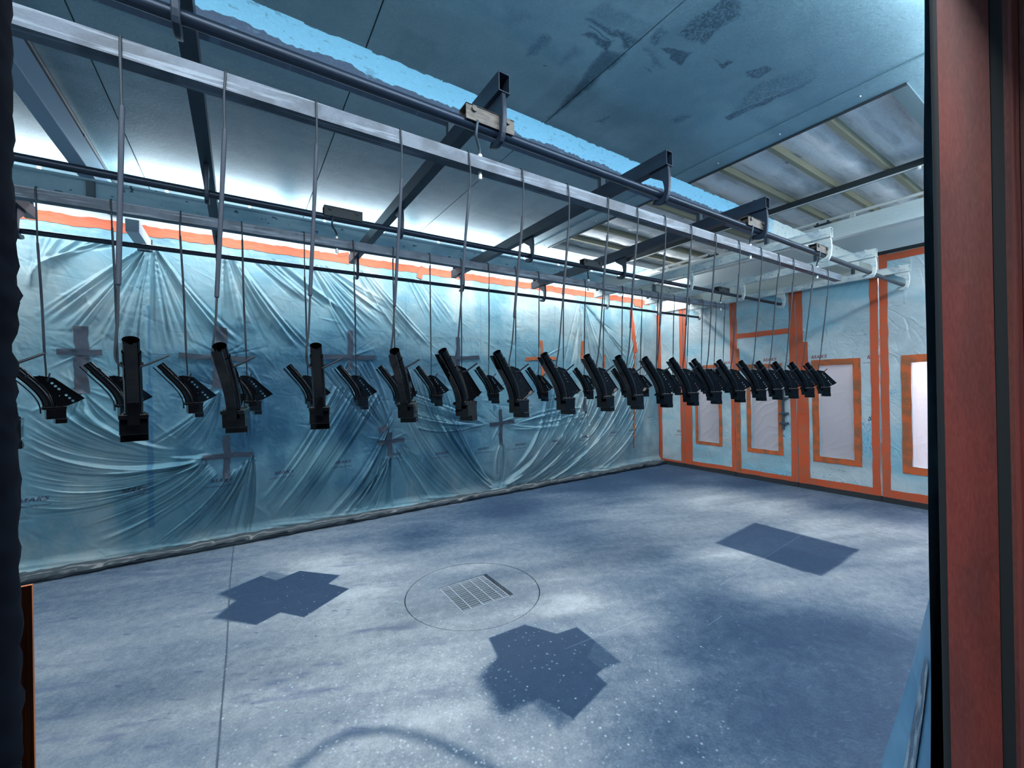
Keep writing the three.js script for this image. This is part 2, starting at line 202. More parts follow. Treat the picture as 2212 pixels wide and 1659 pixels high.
{ const xs = [XF, -1.87, -.655, .59, 1.80, 3.235, 3.44]; for (let i = 0; i < xs.length - 1; i++) mesh('ceiling_panel', ceilUV(box(xs[i] + .0035, xs[i + 1] - .0035, CY + (i === 5 ? -.012 : 0), CY + .02, LZ, RZ)), ceilMat, ceiling);
  mesh('ceiling_panel', ceilUV(box(3.44, XB, CY, CY + .02, -.77, RZ)), ceilMat, ceiling); mesh('ceiling_panel', ceilUV(box(3.44, XB, CY, CY + .02, LZ, -4.32)), ceilMat, ceiling);
  const tr = std({ color: lin(.10, .16, .19), roughness: .6 }); mesh('edge_trim', box(3.44, XB, CY - .014, CY + .05, -.85, -.77), tr, ceiling); mesh('edge_trim', box(3.43, 3.455, CY - .02, CY + .05, -4.3, -.77), std({ color: lin(.02, .03, .04), roughness: .6 }), ceiling); mesh('edge_trim', box(3.44, XB, CY - .005, CY + .05, -4.34, -4.3), boardMat, ceiling);
  const scr = std({ color: lin(.8, .85, .88), roughness: .3, metalness: .6 }); for (let k = 0; k < 9; k++) mesh('screw', new THREE.SphereGeometry(.007, 8, 6).translate(3.34, CY - .013, -.5 - k * .47), scr, ceiling);
  mesh('roof_deck', mergeGeometries([box(XF, XB, 3.66, 3.76, LZ, 0), box(XF, 3.40, 3.345, 3.66, LZ, LZ + .05), box(3.38, 3.42, 3.345, 3.66, LZ, 0), box(3.42, XB, 3.345, 3.66, -.72, -.68), box(3.42, XB, 3.345, 3.66, -4.42, -4.38)]), boardMat, ceiling); }
// insulation bay: foil-white batts between olive purlins
const insul = structure('ceiling_bay', 'open roof bay with white faced insulation between purlins');
{ const [ic, ix] = canvasOf(1024, 1024, (i, j) => { const u = i / 1024 * 3.1, v = j / 1024 * 3.6; const g = vn(u * 150, v * 150), st = fbm(u * 2.2, v * 16, 4), b = fbm(u * 1.5, v * 1.5, 3); const e = 236 + 22 * (g - .5) - 34 * sm(.5, .8, st) - 26 * (b - .4); return [e, e, e + 2]; });
  ix.fillStyle = 'rgba(88,96,150,.55)'; for (const [u, v] of [[.36, .86], [.3, .55], [.62, .5], [.2, .2], [.75, .3]]) for (let r = 0; r < 3; r++) for (let k = 0; k < 9; k++) if (rnd() > .25) { ix.fillRect(1024 * u + k * 5 + (r % 2) * 8, 1024 * v + r * 13, 3.2, 8); if (rnd() > .4) ix.fillRect(1024 * u + k * 5, 1024 * v + r * 13 + (rnd() > .5 ? 0 : 5), 5, 2.2); }
  const im = std({ map: colorTex(ic), roughness: .45, bumpMap: rep(crease, 2, 2), bumpScale: .008 }); const pz = []; for (let k = 0; k < 10; k++) pz.push(-.85 - .4065 * k);
  const purl = std({ color: lin(.25, .24, .17), roughness: .75 });
  for (const z of pz) mesh('purlin', box(3.42, XB, 3.405, 3.50, z - .019, z + .019), purl, insul);
  for (let b = 0; b < pz.length - 1; b++) { const g = new THREE.PlaneGeometry(3.1, 1, 90, 14), p = g.attributes.position, uv = g.attributes.uv; for (let i = 0; i < p.count; i++) { const x = 3.42 + p.getX(i) + 1.55, v = p.getY(i) + .5, z = mix(pz[b], pz[b + 1], v);
      const sag = Math.sin(Math.PI * v) * (.034 + .012 * (fbm(x * 1.6 + b * 7, b * 3.3, 2) - .5)); const wr = .014 * Math.pow(Math.abs(Math.sin(x * 6.3 + 1.1 * vn(x * 1.3 + b, b))), 10) + .008 * (fbm(x * 9 + b * 5, z * 2, 3) - .5);
      p.setXYZ(i, x, 3.475 - sag - wr * Math.sin(Math.PI * v), z); uv.setXY(i, (x - 3.42) / 3.1, (z + 4.5) / 3.6); } g.computeVertexNormals(); const m = mesh('insulation_batt', g, im, insul); m.material.side = THREE.DoubleSide; }
  const st = std({ color: lin(.7, .72, .70), roughness: .45 }), bk = std({ color: lin(.02, .03, .035), roughness: .7 });
  mesh('strut', box(4.965, 5.005, 3.345, 3.40, -4.3, -.8), st, insul); mesh('strut_edge', mergeGeometries([box(4.955, 4.965, 3.345, 3.40, -4.3, -.8), box(5.005, 5.015, 3.345, 3.40, -4.3, -.8)]), bk, insul); mesh('bolt', new THREE.CylinderGeometry(.016, .016, .03, 8).translate(4.985, 3.335, -1.05), st, insul); }

// ------------------------------------------------------------------ plastic sheet on the left wall
const FX0 = -2.15, FX1 = 6.48, FY1 = 2.985, NX = 1200, NY = 420, film = new Float32Array((NX + 1) * (NY + 1));
const wp = ([x, y]) => { const q = onZ(x, y, LZ + .03); return [q[0], q[1]]; };
function stamp(a, c, b, w, amp, t0 = .04, t1 = .25) { // one fold along a quadratic curve, in metres on the wall
  const len = Math.hypot(c[0] - a[0], c[1] - a[1]) + Math.hypot(b[0] - c[0], b[1] - c[1]), n = Math.max(6, Math.ceil(len / .008)), gx = (FX1 - FX0) / NX, gy = FY1 / NY; const R = w * 2.3; let lx = 1e9, ly = 1e9;
  const acc = new Map();
  for (let s = 0; s <= n; s++) { const t = s / n, u = 1 - t, x = u * u * a[0] + 2 * u * t * c[0] + t * t * b[0], y = u * u * a[1] + 2 * u * t * c[1] + t * t * b[1]; const e = amp * Math.min(1, t / t0) * Math.min(1, (1 - t) / t1);
    const ww = w * (.45 + .75 * t), i0 = Math.max(0, Math.ceil((x - R - FX0) / gx)), i1 = Math.min(NX, Math.floor((x + R - FX0) / gx)), j0 = Math.max(0, Math.ceil((y - R) / gy)), j1 = Math.min(NY, Math.floor((y + R) / gy));
    for (let j = j0; j <= j1; j++) for (let i = i0; i <= i1; i++) { const dx = FX0 + i * gx - x, dy = j * gy - y, v = e * Math.exp(-(dx * dx + dy * dy) / (ww * ww)), k = j * (NX + 1) + i, o = acc.get(k) || 0; if (Math.abs(v) > Math.abs(o)) acc.set(k, v); } }
  for (const [k, v] of acc) film[k] += v;
}
const lerpP = (a, b, t) => [mix(a[0], b[0], t), mix(a[1], b[1], t)];
function folds(A, B, n, w = [.012, .022], amp = [.006, .014], jit = 6, t0 = .04, t1 = .25) { // n folds between curve A and curve B (pixels)
  for (let k = 0; k < n; k++) { const t = clamp((k + rr(.1, .9)) / n), j = () => rr(-jit, jit); const pts = [0, 1, 2].map(i => { const q = lerpP(A[i], B[i], t); return wp([q[0] + (i ? j() : j() * .35), q[1] + (i ? j() : j() * .35)]); });
    stamp(pts[0], pts[1], pts[2], rr(...w) * .82, rr(...amp) * 1.8 * (rnd() < .42 ? -.8 : 1), t0, t1 * rr(.6, 2)); } }
const L3 = (a, b, bow = 0) => [a, [(a[0] + b[0]) / 2, (a[1] + b[1]) / 2 + bow], b];
// fans below the tape at the top
folds(L3([318, 530], [60, 690]), L3([322, 530], [250, 760]), 20); folds(L3([322, 530], [250, 770]), L3([330, 530], [330, 770]), 12); folds(L3([328, 530], [330, 760]), L3([334, 530], [540, 740], 20), 22);
folds(L3([60, 505], [60, 640]), L3([300, 525], [60, 560], -10), 14, [.014, .026]); folds(L3([480, 545], [470, 700]), L3([505, 545], [700, 770], 30), 24, [.013, .024], [.008, .017]); folds(L3([540, 560], [640, 650]), L3([610, 560], [760, 680], 10), 12);
folds(L3([700, 570], [860, 660], 10), L3([660, 560], [760, 760], 20), 14); folds(L3([760, 580], [830, 720]), L3([790, 580], [960, 760], 20), 14, [.012, .02], [.005, .011]); folds(L3([880, 600], [920, 700]), L3([920, 600], [1000, 700]), 7, [.01, .02], [.003, .007]);
folds(L3([1252, 650], [1215, 800]), L3([1262, 650], [1330, 800]), 18, [.012, .022], [.006, .014]); folds(L3([1262, 655], [1330, 720]), L3([1270, 650], [1360, 790]), 6); folds(L3([1385, 680], [1340, 840]), L3([1395, 680], [1390, 820]), 7);
// around the upper crosses
for (const [x, y, n, r] of [[176, 765, 12, 90], [176, 838, 16, 110], [480, 770, 14, 110], [470, 838, 16, 130], [757, 772, 12, 90], [990, 775, 10, 70], [1170, 776, 10, 70], [1080, 915, 26, 75], [842, 955, 16, 60], [1264, 888, 14, 80]]) for (let k = 0; k < n; k++) { const a = rr(0, 6.283), l = r * rr(.5, 1.2), q = [x + 9 * Math.cos(a), y + 9 * Math.sin(a)], e = [x + l * Math.cos(a), y + .9 * l * Math.sin(a) + 10]; stamp(wp(q), wp(lerpP(q, e, .5)), wp(e), rr(.01, .018), rr(-.006, .009), .1, .6); }
// the heavy drapes
folds([[55, 880], [200, 1000], [442, 986]], [[55, 1120], [250, 1130], [450, 992]], 24, [.014, .027], [.008, .018], 8, .2, .06); folds([[180, 860], [260, 960], [440, 985]], [[60, 860], [180, 990], [440, 986]], 8, [.02, .035], [.01, .02], 8, .2, .08);
folds(L3([170, 850], [60, 890]), L3([182, 850], [340, 960], 10), 12); folds([[548, 984], [520, 1090], [420, 1190]], [[490, 1030], [440, 1100], [300, 1195]], 20, [.013, .025], [.008, .017]); folds([[545, 982], [515, 1080], [480, 1180]], [[548, 980], [560, 1090], [540, 1180]], 10);
folds([[440, 990], [380, 1070], [180, 1130]], [[470, 1030], [400, 1110], [220, 1190]], 16, [.014, .026], [.007, .015]); folds([[470, 845], [420, 900], [300, 960]], [[475, 850], [470, 920], [450, 980]], 12); folds([[540, 790], [590, 860], [560, 960]], [[490, 850], [520, 900], [520, 970]], 10);
folds([[830, 850], [740, 1000], [640, 1140]], [[720, 830], [660, 960], [560, 1080]], 22, [.014, .027], [.007, .016], 9); folds([[850, 885], [800, 1020], [690, 1125]], [[835, 960], [820, 1050], [770, 1115]], 16, [.013, .025], [.008, .016]); folds([[800, 780], [840, 850], [845, 930]], [[700, 800], [760, 880], [820, 930]], 14, [.012, .022]);
folds([[838, 985], [790, 1060], [720, 1130]], [[845, 985], [845, 1060], [845, 1100]], 16, [.012, .022], [.007, .015]); folds([[850, 975], [880, 1040], [900, 1100]], [[870, 955], [930, 1040], [1000, 1085]], 14);
folds([[880, 800], [920, 960], [1060, 1060]], [[960, 830], [1000, 990], [1070, 1050]], 22, [.014, .026], [.009, .018], 8, .1, .12); folds([[860, 860], [900, 990], [1000, 1080]], [[880, 810], [920, 960], [1060, 1062]], 12, [.013, .024]);
folds([[1290, 850], [1240, 990], [1090, 1060]], [[1180, 830], [1170, 960], [1085, 1045]], 24, [.014, .027], [.009, .019], 8, .1, .12); folds([[1400, 800], [1350, 980], [1180, 1045]], [[1290, 860], [1250, 990], [1100, 1062]], 24, [.014, .026], [.009, .018], 8); folds([[1403, 860], [1385, 960], [1300, 1025]], [[1380, 830], [1340, 970], [1210, 1040]], 14);
folds([[1078, 960], [1060, 1010], [1074, 1060]], [[1092, 960], [1100, 1010], [1080, 1060]], 8); folds([[1264, 895], [1200, 940], [1130, 1000]], [[1268, 895], [1280, 950], [1260, 1020]], 12); folds([[1255, 880], [1180, 880], [1110, 915]], [[1262, 890], [1200, 940], [1105, 925]], 10, [.012, .022]);
folds([[880, 840], [950, 870], [1058, 912]], [[900, 930], [960, 950], [1056, 922]], 12, [.012, .022]);
for (let k = 0; k < 420; k++) { const x = rr(FX0, FX1), y = Math.pow(rnd(), .8) * 2.4, a = -.8 + rr(-1, 1), l = rr(.05, .4); stamp([x, y], [x + .5 * l * Math.cos(a) + rr(-.03, .03), y + .5 * l * Math.sin(a)], [x + l * Math.cos(a), y + l * Math.sin(a)], rr(.009, .02), rr(-.005, .006), .4, .4); }
for (let j = 0; j <= NY; j++) for (let i = 0; i <= NX; i++) { const x = FX0 + (FX1 - FX0) * i / NX, y = FY1 * j / NY, k = j * (NX + 1) + i; let h = film[k];
  h += .045 * fbm(x * 1.1, y * 1.4, 3) * sm(2.98, 2.3, y) + .007 * (fbm(x * 9, y * 9, 3) - .5) + .0035 * Math.abs(fbm(x * 24 + y * 9, y * 22, 2) - .5);
  const b = sm(.16, .02, y); h = h * (1 - .5 * b) + b * (.045 + .035 * fbm(x * 3, 5, 3)) + b * .05 * (fbm(x * 5 + y * 30, y * 46 + x * 1.5, 3) - .5); h *= sm(2.99, 2.9, y) * .85 + .15; film[k] = Math.max(.004, h + .006); }
function filmZ(x, y) { const u = clamp((x - FX0) / (FX1 - FX0)) * NX, v = clamp(y / FY1) * NY, i = Math.min(NX - 1, u | 0), j = Math.min(NY - 1, v | 0), a = u - i, b = v - j, k = j * (NX + 1) + i; return LZ + mix(mix(film[k], film[k + 1], a), mix(film[k + NX + 1], film[k + NX + 2], a), b); }
function printMark(c, x, y, s, a, sx = 1, col = '58,28,46') { // the film maker's print: the word and a line of letters too small to read
  c.save(); c.translate(x, y); c.rotate(a); c.transform(sx, 0, -.28, 1, 0, 0); c.fillStyle = `rgba(${col},.8)`; c.font = `bold ${s}px sans-serif`; c.textAlign = 'center'; c.fillText('MAKS', 0, 0); c.fillStyle = `rgba(${col},.5)`;
  let u = -s * 1.75; while (u < s * 1.75) { const w = s * rr(.05, .1); c.fillRect(u, s * (.62 + rr(0, .05)), w, s * rr(.22, .32)); if (rnd() > .5) c.fillRect(u, s * (.62 + rr(0, .2)), w + s * .07, s * .08); u += w + s * rr(.05, .12); } c.restore();
}
const MW = 2048, MH = 1024;
const blueAmt = field([[60, 600, .15], [200, 650, .25], [330, 600, .4], [450, 640, .5], [550, 600, .55], [650, 640, .3], [560, 720, .5], [800, 620, .2], [900, 700, .3], [1000, 640, .12], [1150, 660, .05], [1250, 700, .25], [1330, 700, .15], [1390, 760, .15], [80, 800, .4], [250, 780, .45], [330, 860, .75], [420, 840, .8], [560, 800, .7], [560, 900, .95], [650, 850, .95], [720, 900, .95], [780, 840, .95], [850, 850, .9], [930, 840, .85], [1000, 850, .8], [1100, 840, .6], [1180, 860, .6], [1280, 830, .35], [1370, 850, .3], [80, 960, .5], [200, 1000, .35], [330, 1000, .55], [330, 1100, .6], [420, 940, .8], [520, 940, .85], [480, 1100, .6], [600, 1050, .5], [700, 1000, .55], [780, 960, .75], [900, 950, .65], [900, 1050, .3], [1000, 960, .55], [1060, 880, .6], [1100, 970, .5], [1180, 1000, .3], [1300, 960, .25], [1380, 980, .2], [150, 1120, .25], [250, 1180, .25], [650, 1130, .3], [1000, 1060, .25]].map(([x, y, v]) => [...wp([x, y]), v]), 120, FX0, FX1, 0, FY1);
const [filmC, gc] = canvasOf(MW, MH, (i, j) => { const x = FX0 + (FX1 - FX0) * (i + .5) / MW, y = FY1 * (1 - (j + .5) / MH); const n = fbm(x * 1.6, y * 1.6, 4), s = fbm(x * 6, y * 2.5, 4), g = vn(x * 170, y * 170), n2 = fbm(x * 16, y * 16, 3);
  let b = clamp(blueAmt(x + .15 * (n - .5), y + .15 * (s - .5)) + .55 * (n - .5) + .4 * (s - .5) + .18 * (n2 - .5) + .14 * (g - .5));
  let c = mix3([172, 188, 190], [106, 150, 166], sm(.05, .5, b)); c = mix3(c, [42, 88, 116], sm(.45, 1, b));
  const gy = fbm(x * 1.2 + 60, y * 2 + 8, 4); c = mix3(c, [126, 146, 154], .55 * sm(.42, .66, gy) * (1 - .6 * b)); const e = 10 * (g - .5) + 14 * (n2 - .5); return [c[0] + e, c[1] + e, c[2] + e]; });
{ const X = x => (x - FX0) / (FX1 - FX0) * MW, Y = y => (1 - y / FY1) * MH;
  for (const [x, y] of [[70, 1085], [290, 1062], [478, 1042], [613, 1024], [740, 1002], [850, 985], [953, 982], [1043, 972], [1123, 963], [1200, 955], [1266, 946], [1324, 937], [1366, 932]]) { const q = wp([x, y]); printMark(gc, X(q[0]), Y(q[1]), 15.5, rr(-.06, .0), 1, '36,28,52'); }
  gc.fillStyle = 'rgba(24,84,132,.34)'; for (const [x0, y0, x1, y1] of [[316, 830, 334, 1140], [318, 660, 326, 830]]) { const a = wp([x0, y0]), b = wp([x1, y1]); gc.fillRect(X(a[0]), Y(a[1]), X(b[0]) - X(a[0]), Y(b[1]) - Y(a[1])); }
  gc.strokeStyle = 'rgba(60,90,110,.45)'; gc.lineWidth = 1.2; for (const [x0, y0, x1, y1] of [[1038, 640, 1038, 770], [1059, 800, 1060, 990], [1200, 660, 1199, 740], [876, 640, 878, 760], [1074, 960, 1074, 1060], [884, 1000, 884, 1080], [1258, 895, 1275, 1010]]) { const a = wp([x0, y0]), b = wp([x1, y1]); gc.beginPath(); gc.moveTo(X(a[0]), Y(a[1])); gc.lineTo(X(b[0]), Y(b[1])); gc.stroke(); }
  gc.fillStyle = 'rgba(20,60,96,.4)'; { const q = wp([1064, 882]); gc.beginPath(); gc.arc(X(q[0]), Y(q[1]), 17, -1.4, 1.4); gc.fill(); gc.strokeStyle = 'rgba(20,60,96,.3)'; gc.lineWidth = 6; gc.beginPath(); gc.arc(X(q[0]), Y(q[1]), 30, -1.5, .2); gc.stroke(); }
  gc.fillStyle = 'rgba(40,90,140,.25)'; { const q = wp([1150, 800]); for (let k = 0; k < 40; k++) gc.fillRect(X(q[0]) + rr(-14, 14), Y(q[1]) + rr(-16, 16), rr(1, 5), rr(1, 5)); } }
const filmMat = phy({ map: colorTex(filmC), roughness: .38, bumpMap: rep(crease, 7, 3), bumpScale: .008, specularIntensity: .8 }); filmMat.side = THREE.DoubleSide;
{ const t = thing('plastic_sheet', 'long blue-stained masking film draped in folds over the left wall', 'plastic sheet', [0, 0, 0]); const p = new Float32Array((NX + 1) * (NY + 1) * 3), uv = new Float32Array((NX + 1) * (NY + 1) * 2), ix = [];
  for (let j = 0; j <= NY; j++) for (let i = 0; i <= NX; i++) { const k = j * (NX + 1) + i; p[3 * k] = FX0 + (FX1 - FX0) * i / NX; p[3 * k + 1] = .004 + (FY1 - .004) * j / NY; p[3 * k + 2] = LZ + film[k]; uv[2 * k] = i / NX; uv[2 * k + 1] = j / NY; if (i < NX && j < NY) ix.push(k, k + 1, k + NX + 2, k, k + NX + 2, k + NX + 1); }
  const g = new THREE.BufferGeometry(); g.setAttribute('position', new THREE.BufferAttribute(p, 3)); g.setAttribute('uv', new THREE.BufferAttribute(uv, 2)); g.setIndex(ix); g.computeVertexNormals(); mesh('film', g, filmMat, t);
  // the rolled surplus lying along the floor
  const n = 420, m = 12, q = new Float32Array((n + 1) * (m + 1) * 3), qi = []; for (let i = 0; i <= n; i++) for (let a = 0; a <= m; a++) { const x = FX0 + (FX1 - FX0) * i / n, th = a / m * Math.PI * 2, r = (.03 + .034 * fbm(x * 2.6, 3, 3)) * (1 + .8 * (fbm(x * 12, a * .9, 3) - .5)); const k = 3 * (i * (m + 1) + a); q[k] = x; q[k + 1] = Math.max(.002, .035 + r * .9 * Math.sin(th) + .012 * (fbm(x * 4, 20, 2) - .5)); q[k + 2] = LZ + .095 + .03 * (fbm(x * 1.4, 12, 3) - .5) + r * 1.15 * Math.cos(th); if (i < n && a < m) { const b = i * (m + 1) + a; qi.push(b, b + 1, b + m + 2, b, b + m + 2, b + m + 1); } }
  const gq = new THREE.BufferGeometry(); gq.setAttribute('position', new THREE.BufferAttribute(q, 3)); gq.setIndex(qi); gq.computeVertexNormals(); const rm = phy({ color: lin(.07, .09, .105), roughness: .3, side: THREE.DoubleSide }); mesh('rolled_hem', gq, rm, t).userData.label = 'grey crumpled film rolled along the floor'; }
// masking tape on the film
const tapeTex = (a, b, k) => colorTex(canvasOf(256, 256, (i, j) => { const g = vn(i * .9, j * .9), n = fbm(i * .03, j * .03, 4), c = mix3(a, b, sm(.5 - k, .5 + k, n)); const e = 18 * (g - .5); return [c[0] + e, c[1] + e, c[2] + e]; })[0]);
const orange = std({ map: tapeTex([204, 84, 44], [188, 92, 60], .2), roughness: .6, side: THREE.DoubleSide }), orangeBrown = std({ map: tapeTex([206, 96, 46], [150, 92, 60], .25), roughness: .65, side: THREE.DoubleSide });
const greyTape = std({ map: tapeTex([74, 74, 82], [56, 72, 90], .2), roughness: .65, side: THREE.DoubleSide }), blueTape = std({ map: tapeTex([52, 68, 86], [48, 60, 76], .2), roughness: .65, side: THREE.DoubleSide });
function conform(name, a, b, w, mat, parent, lift = .004) { // strip of tape that lies on the film, a and b in metres
  const L = Math.hypot(b[0] - a[0], b[1] - a[1]), n = Math.max(6, Math.ceil(L / .02)), m = 4, dx = (b[0] - a[0]) / L, dy = (b[1] - a[1]) / L, p = [], uv = [], ix = []; const jo = rnd() * 99;
  for (let i = 0; i <= n; i++) for (let k = 0; k <= m; k++) { const s = L * i / n, o = (k / m - .5) * w * (1 + .12 * (vn(i * .6 + jo, k < 2 ? 1 : 7) - .5) * 2) + .004 * Math.sin(i * .4 + jo); const x = a[0] + dx * s - dy * o, y = a[1] + dy * s + dx * o; let zz = -9; for (const [ex, ey] of [[0, 0], [.012, 0], [-.012, 0], [0, .012], [0, -.012]]) zz = Math.max(zz, filmZ(x + ex, y + ey)); p.push(x, y, zz + lift); uv.push(s / .5, k / m); if (i < n && k < m) { const q = i * (m + 1) + k; ix.push(q, q + 1, q + m + 2, q, q + m + 2, q + m + 1); } }
  const g = new THREE.BufferGeometry(); g.setAttribute('position', new THREE.Float32BufferAttribute(p, 3)); g.setAttribute('uv', new THREE.Float32BufferAttribute(uv, 2)); g.setIndex(ix); g.computeVertexNormals(); return mesh(name, g, mat, parent);
}
const crosses = [ // vertical strip, level strip, material, label
  [[176, 705, 176, 850], [122, 760, 221, 762], greyTape, 'grey tape cross on the sheet nearest the dark door edge'], [[480, 708, 470, 838], [386, 768, 540, 776], greyTape, 'wide grey tape cross high on the sheet'],
  [[490, 940, 490, 1032], [438, 988, 546, 980], blueTape, 'blue-grey tape cross low on the sheet where heavy folds gather'], [[757, 714, 756, 800], [700, 770, 811, 773], blueTape, 'dark tape cross with a reddish tip high on the sheet'], [[841, 934, 843, 988], [816, 957, 873, 950], blueTape, 'small dark tape cross low on the sheet under a loose tape scrap'],
  [[989, 728, 989, 802], [952, 774, 1035, 773], blueTape, 'dark tape cross with an orange right tip'], [[1170, 735, 1174, 832], [1136, 775, 1202, 774], orangeBrown, 'orange tape cross high on the sheet'], [[1081, 884, 1081, 962], [1057, 918, 1110, 910], blueTape, 'slate tape cross low on the sheet beside a dark round stain']];
for (const [v, h, m, lab] of crosses) { const t = thing('tape_cross', lab, 'tape cross'); const c = [(v[0] + v[2]) / 2, (h[1] + h[3]) / 2]; t.position.set(0, 0, 0); conform('tape_strip', wp([v[0], v[1]]), wp([v[2], v[3]]), v[0] < 600 && v[1] < 800 ? .088 : .055, m, t); conform('tape_strip', wp([h[0], h[1]]), wp([h[2], h[3]]), .05, m, t, .006); }
for (const [a, b, w, m, lab] of [[[1258, 737], [1258, 782], .05, orangeBrown, 'short orange tape strip above the hanging brackets, upper of two in line'], [[1263, 860], [1264, 892], .05, greyTape, 'short grey tape strip at the top of a gathered fold'], [[1304, 766], [1304, 796], .045, orangeBrown, 'shortest orange tape strip beside the corner'], [[817, 930], [836, 922], .06, greyTape, 'loose grey scrap of tape above the small cross'], [[1364, 668], [1371, 762], .085, orange, 'long orange tape strip near the corner, wide upper piece'], [[1369, 762], [1368, 968], .03, orangeBrown, 'narrow orange tape strip near the corner reaching low']])
  tag(conform('tape_piece', wp(a), wp(b), w, m), lab, 'tape');
{ const t = thing('top_tape', 'long orange tape fixing the sheet along the top of the left wall', 'tape'); for (let k = 0; k < 6; k++) { const x0 = FX0 + .02 + k * 1.435, x1 = x0 + 1.45; conform('tape_strip', [x0, 2.952], [Math.min(x1, 6.3), 2.952], .088, orange, t, .004 + .001 * (k % 2)); } conform('tape_flap', wp([914, 575]), wp([907, 601]), .07, orange, t, .01); conform('tape_flap', wp([742, 545]), wp([744, 552]), .12, orange, t, .01); conform('tape_flap', wp([1372, 655]), wp([1390, 660]), .09, orange, t, .01); }

// ------------------------------------------------------------------ end wall: masked doors
const dz = x => onX(x, 880, XB)[2], dy = (x, y) => onX(x, y, XB)[1];
const S0 = LZ + .01, S1 = dz(1478), S2 = dz(1587.5), S3 = dz(1722.5), S4 = dz(1902), S5 = -.87, S6 = RZ - .005;
const DW = 1536, DH = 1024, DZ0 = LZ, DZ1 = 0, DY1 = 3.05;
const [doorC, dc] = canvasOf(DW, DH, (i, j) => { const z = DZ0 + (DZ1 - DZ0) * (i + .5) / DW, y = DY1 * (1 - (j + .5) / DH), n = fbm(z * 1.7 + 80, y * 1.7, 4), s = fbm(z * 2.5, y * 7, 4), g = vn(z * 170, y * 170), n2 = fbm(z * 15 + 9, y * 15, 3);
  let b = clamp(.28 + 1.1 * (n - .5) + .5 * (s - .5)); let c = mix3([190, 204, 208], [138, 186, 202], sm(.1, .6, b)); c = mix3(c, [90, 156, 186], sm(.6, 1, b)); c = mix3(c, [150, 164, 170], .5 * sm(.5, .68, fbm(z * 1.3 + 7, y * 2.2, 4))); const e = 9 * (g - .5) + 12 * (n2 - .5); return [c[0] + e, c[1] + e, c[2] + e]; });
{ const X = z => (z - DZ0) / (DZ1 - DZ0) * DW, Y = y => (1 - y / DY1) * DH, at = (x, y) => { const q = onX(x, y, XB); return [X(q[2]), Y(q[1])]; };
  for (const [x, y] of [[1768, 774], [1892, 774], [1662, 780], [1498, 790], [1575, 786], [1412, 932], [1472, 934]]) { const [a, b] = at(x, y); printMark(dc, a, b, 21, -.03, 1, '120,34,40'); }
  for (let k = 0; k < 260; k++) { const [a, b] = at(1872 + rr(-12, 14), 910 + Math.pow(rnd(), 1.2) * 75); dc.fillStyle = `rgba(${30 + 30 * rnd() | 0},${120 + 40 * rnd() | 0},${180 + 30 * rnd() | 0},${.05 + .3 * rnd()})`; dc.fillRect(a + rr(-3, 3), b, rr(1, 4), rr(2, 10)); }
  { const [a, b] = at(1879, 903); dc.fillStyle = 'rgba(30,50,80,.75)'; for (let k = 0; k < 26; k++) dc.fillRect(a + rr(-7, 7), b + rr(-10, 9), rr(1, 5), rr(1, 5)); }
  for (const [cx, cy, n, r, col] of [[1790, 1030, 70, 60, '40,60,80'], [1650, 1035, 60, 45, '40,70,95'], [1700, 1025, 40, 14, '40,80,120'], [1566, 935, 60, 14, '40,130,180'], [1925, 850, 50, 16, '30,120,170'], [1690, 940, 50, 20, '40,60,80'], [1850, 720, 60, 70, '70,130,160'], [1660, 660, 30, 40, '90,120,140']]) for (let k = 0; k < n; k++) { const [a, b] = at(cx + (rnd() + rnd() - 1) * r, cy + (rnd() + rnd() - 1) * r * .6); dc.fillStyle = `rgba(${col},${.1 + .35 * rnd()})`; dc.beginPath(); dc.ellipse(a, b, rr(.6, 3.4), rr(.6, 2.4), rr(0, 3), 0, 7); dc.fill(); } }
const doorTex = colorTex(doorC); doorTex.repeat.set(1 / (DZ1 - DZ0), 1 / DY1); doorTex.offset.set(-DZ0 / (DZ1 - DZ0), 0);
const doorMat = phy({ map: doorTex, roughness: .36, bumpMap: rep(crease, .9, .9), bumpScale: .016 });
const paneMat = phy({ color: lin(.66, .66, .70), roughness: .35, transmission: .55, thickness: 0, bumpMap: rep(crease, 2.2, 2.2), bumpScale: .006, side: THREE.DoubleSide });
const steelDark = std({ color: lin(.05, .075, .10), roughness: .5, metalness: .3 }), rubber = std({ color: lin(.025, .03, .035), roughness: .9 });
const jitRect = (x0, x1, y0, y1, j = .004) => { const o = [], n = Math.ceil((x1 - x0) / .12), m = Math.ceil((y1 - y0) / .12), r = () => rr(-j, j); for (let i = 0; i < n; i++) o.push([mix(x0, x1, i / n), y0 + r()]); for (let i = 0; i < m; i++) o.push([x1 + r(), mix(y0, y1, i / m)]); for (let i = 0; i < n; i++) o.push([mix(x1, x0, i / n), y1 + r()]); for (let i = 0; i < m; i++) o.push([x0 + r(), mix(y1, y0, i / m)]); return new THREE.Shape(o.map(p => new THREE.Vector2(...p))); };
const backGeo = (s, depth, off) => { const g = new THREE.ExtrudeGeometry(s, { depth, bevelEnabled: false }); g.translate(0, 0, off); g.rotateY(-Math.PI / 2); g.translate(XB, 0, 0); return g; };
const tapeZ = (z0, z1, y0, y1, parent, mat = orange, off = .006, name = 'tape_strip') => { const g = backGeo(jitRect(z0, z1, y0, y1), .0016, off); const u = g.attributes.uv; for (let i = 0; i < u.count; i++) u.setXY(i, u.getX(i) * 1.7, u.getY(i) * 1.7); return mesh(name, g, mat, parent); };
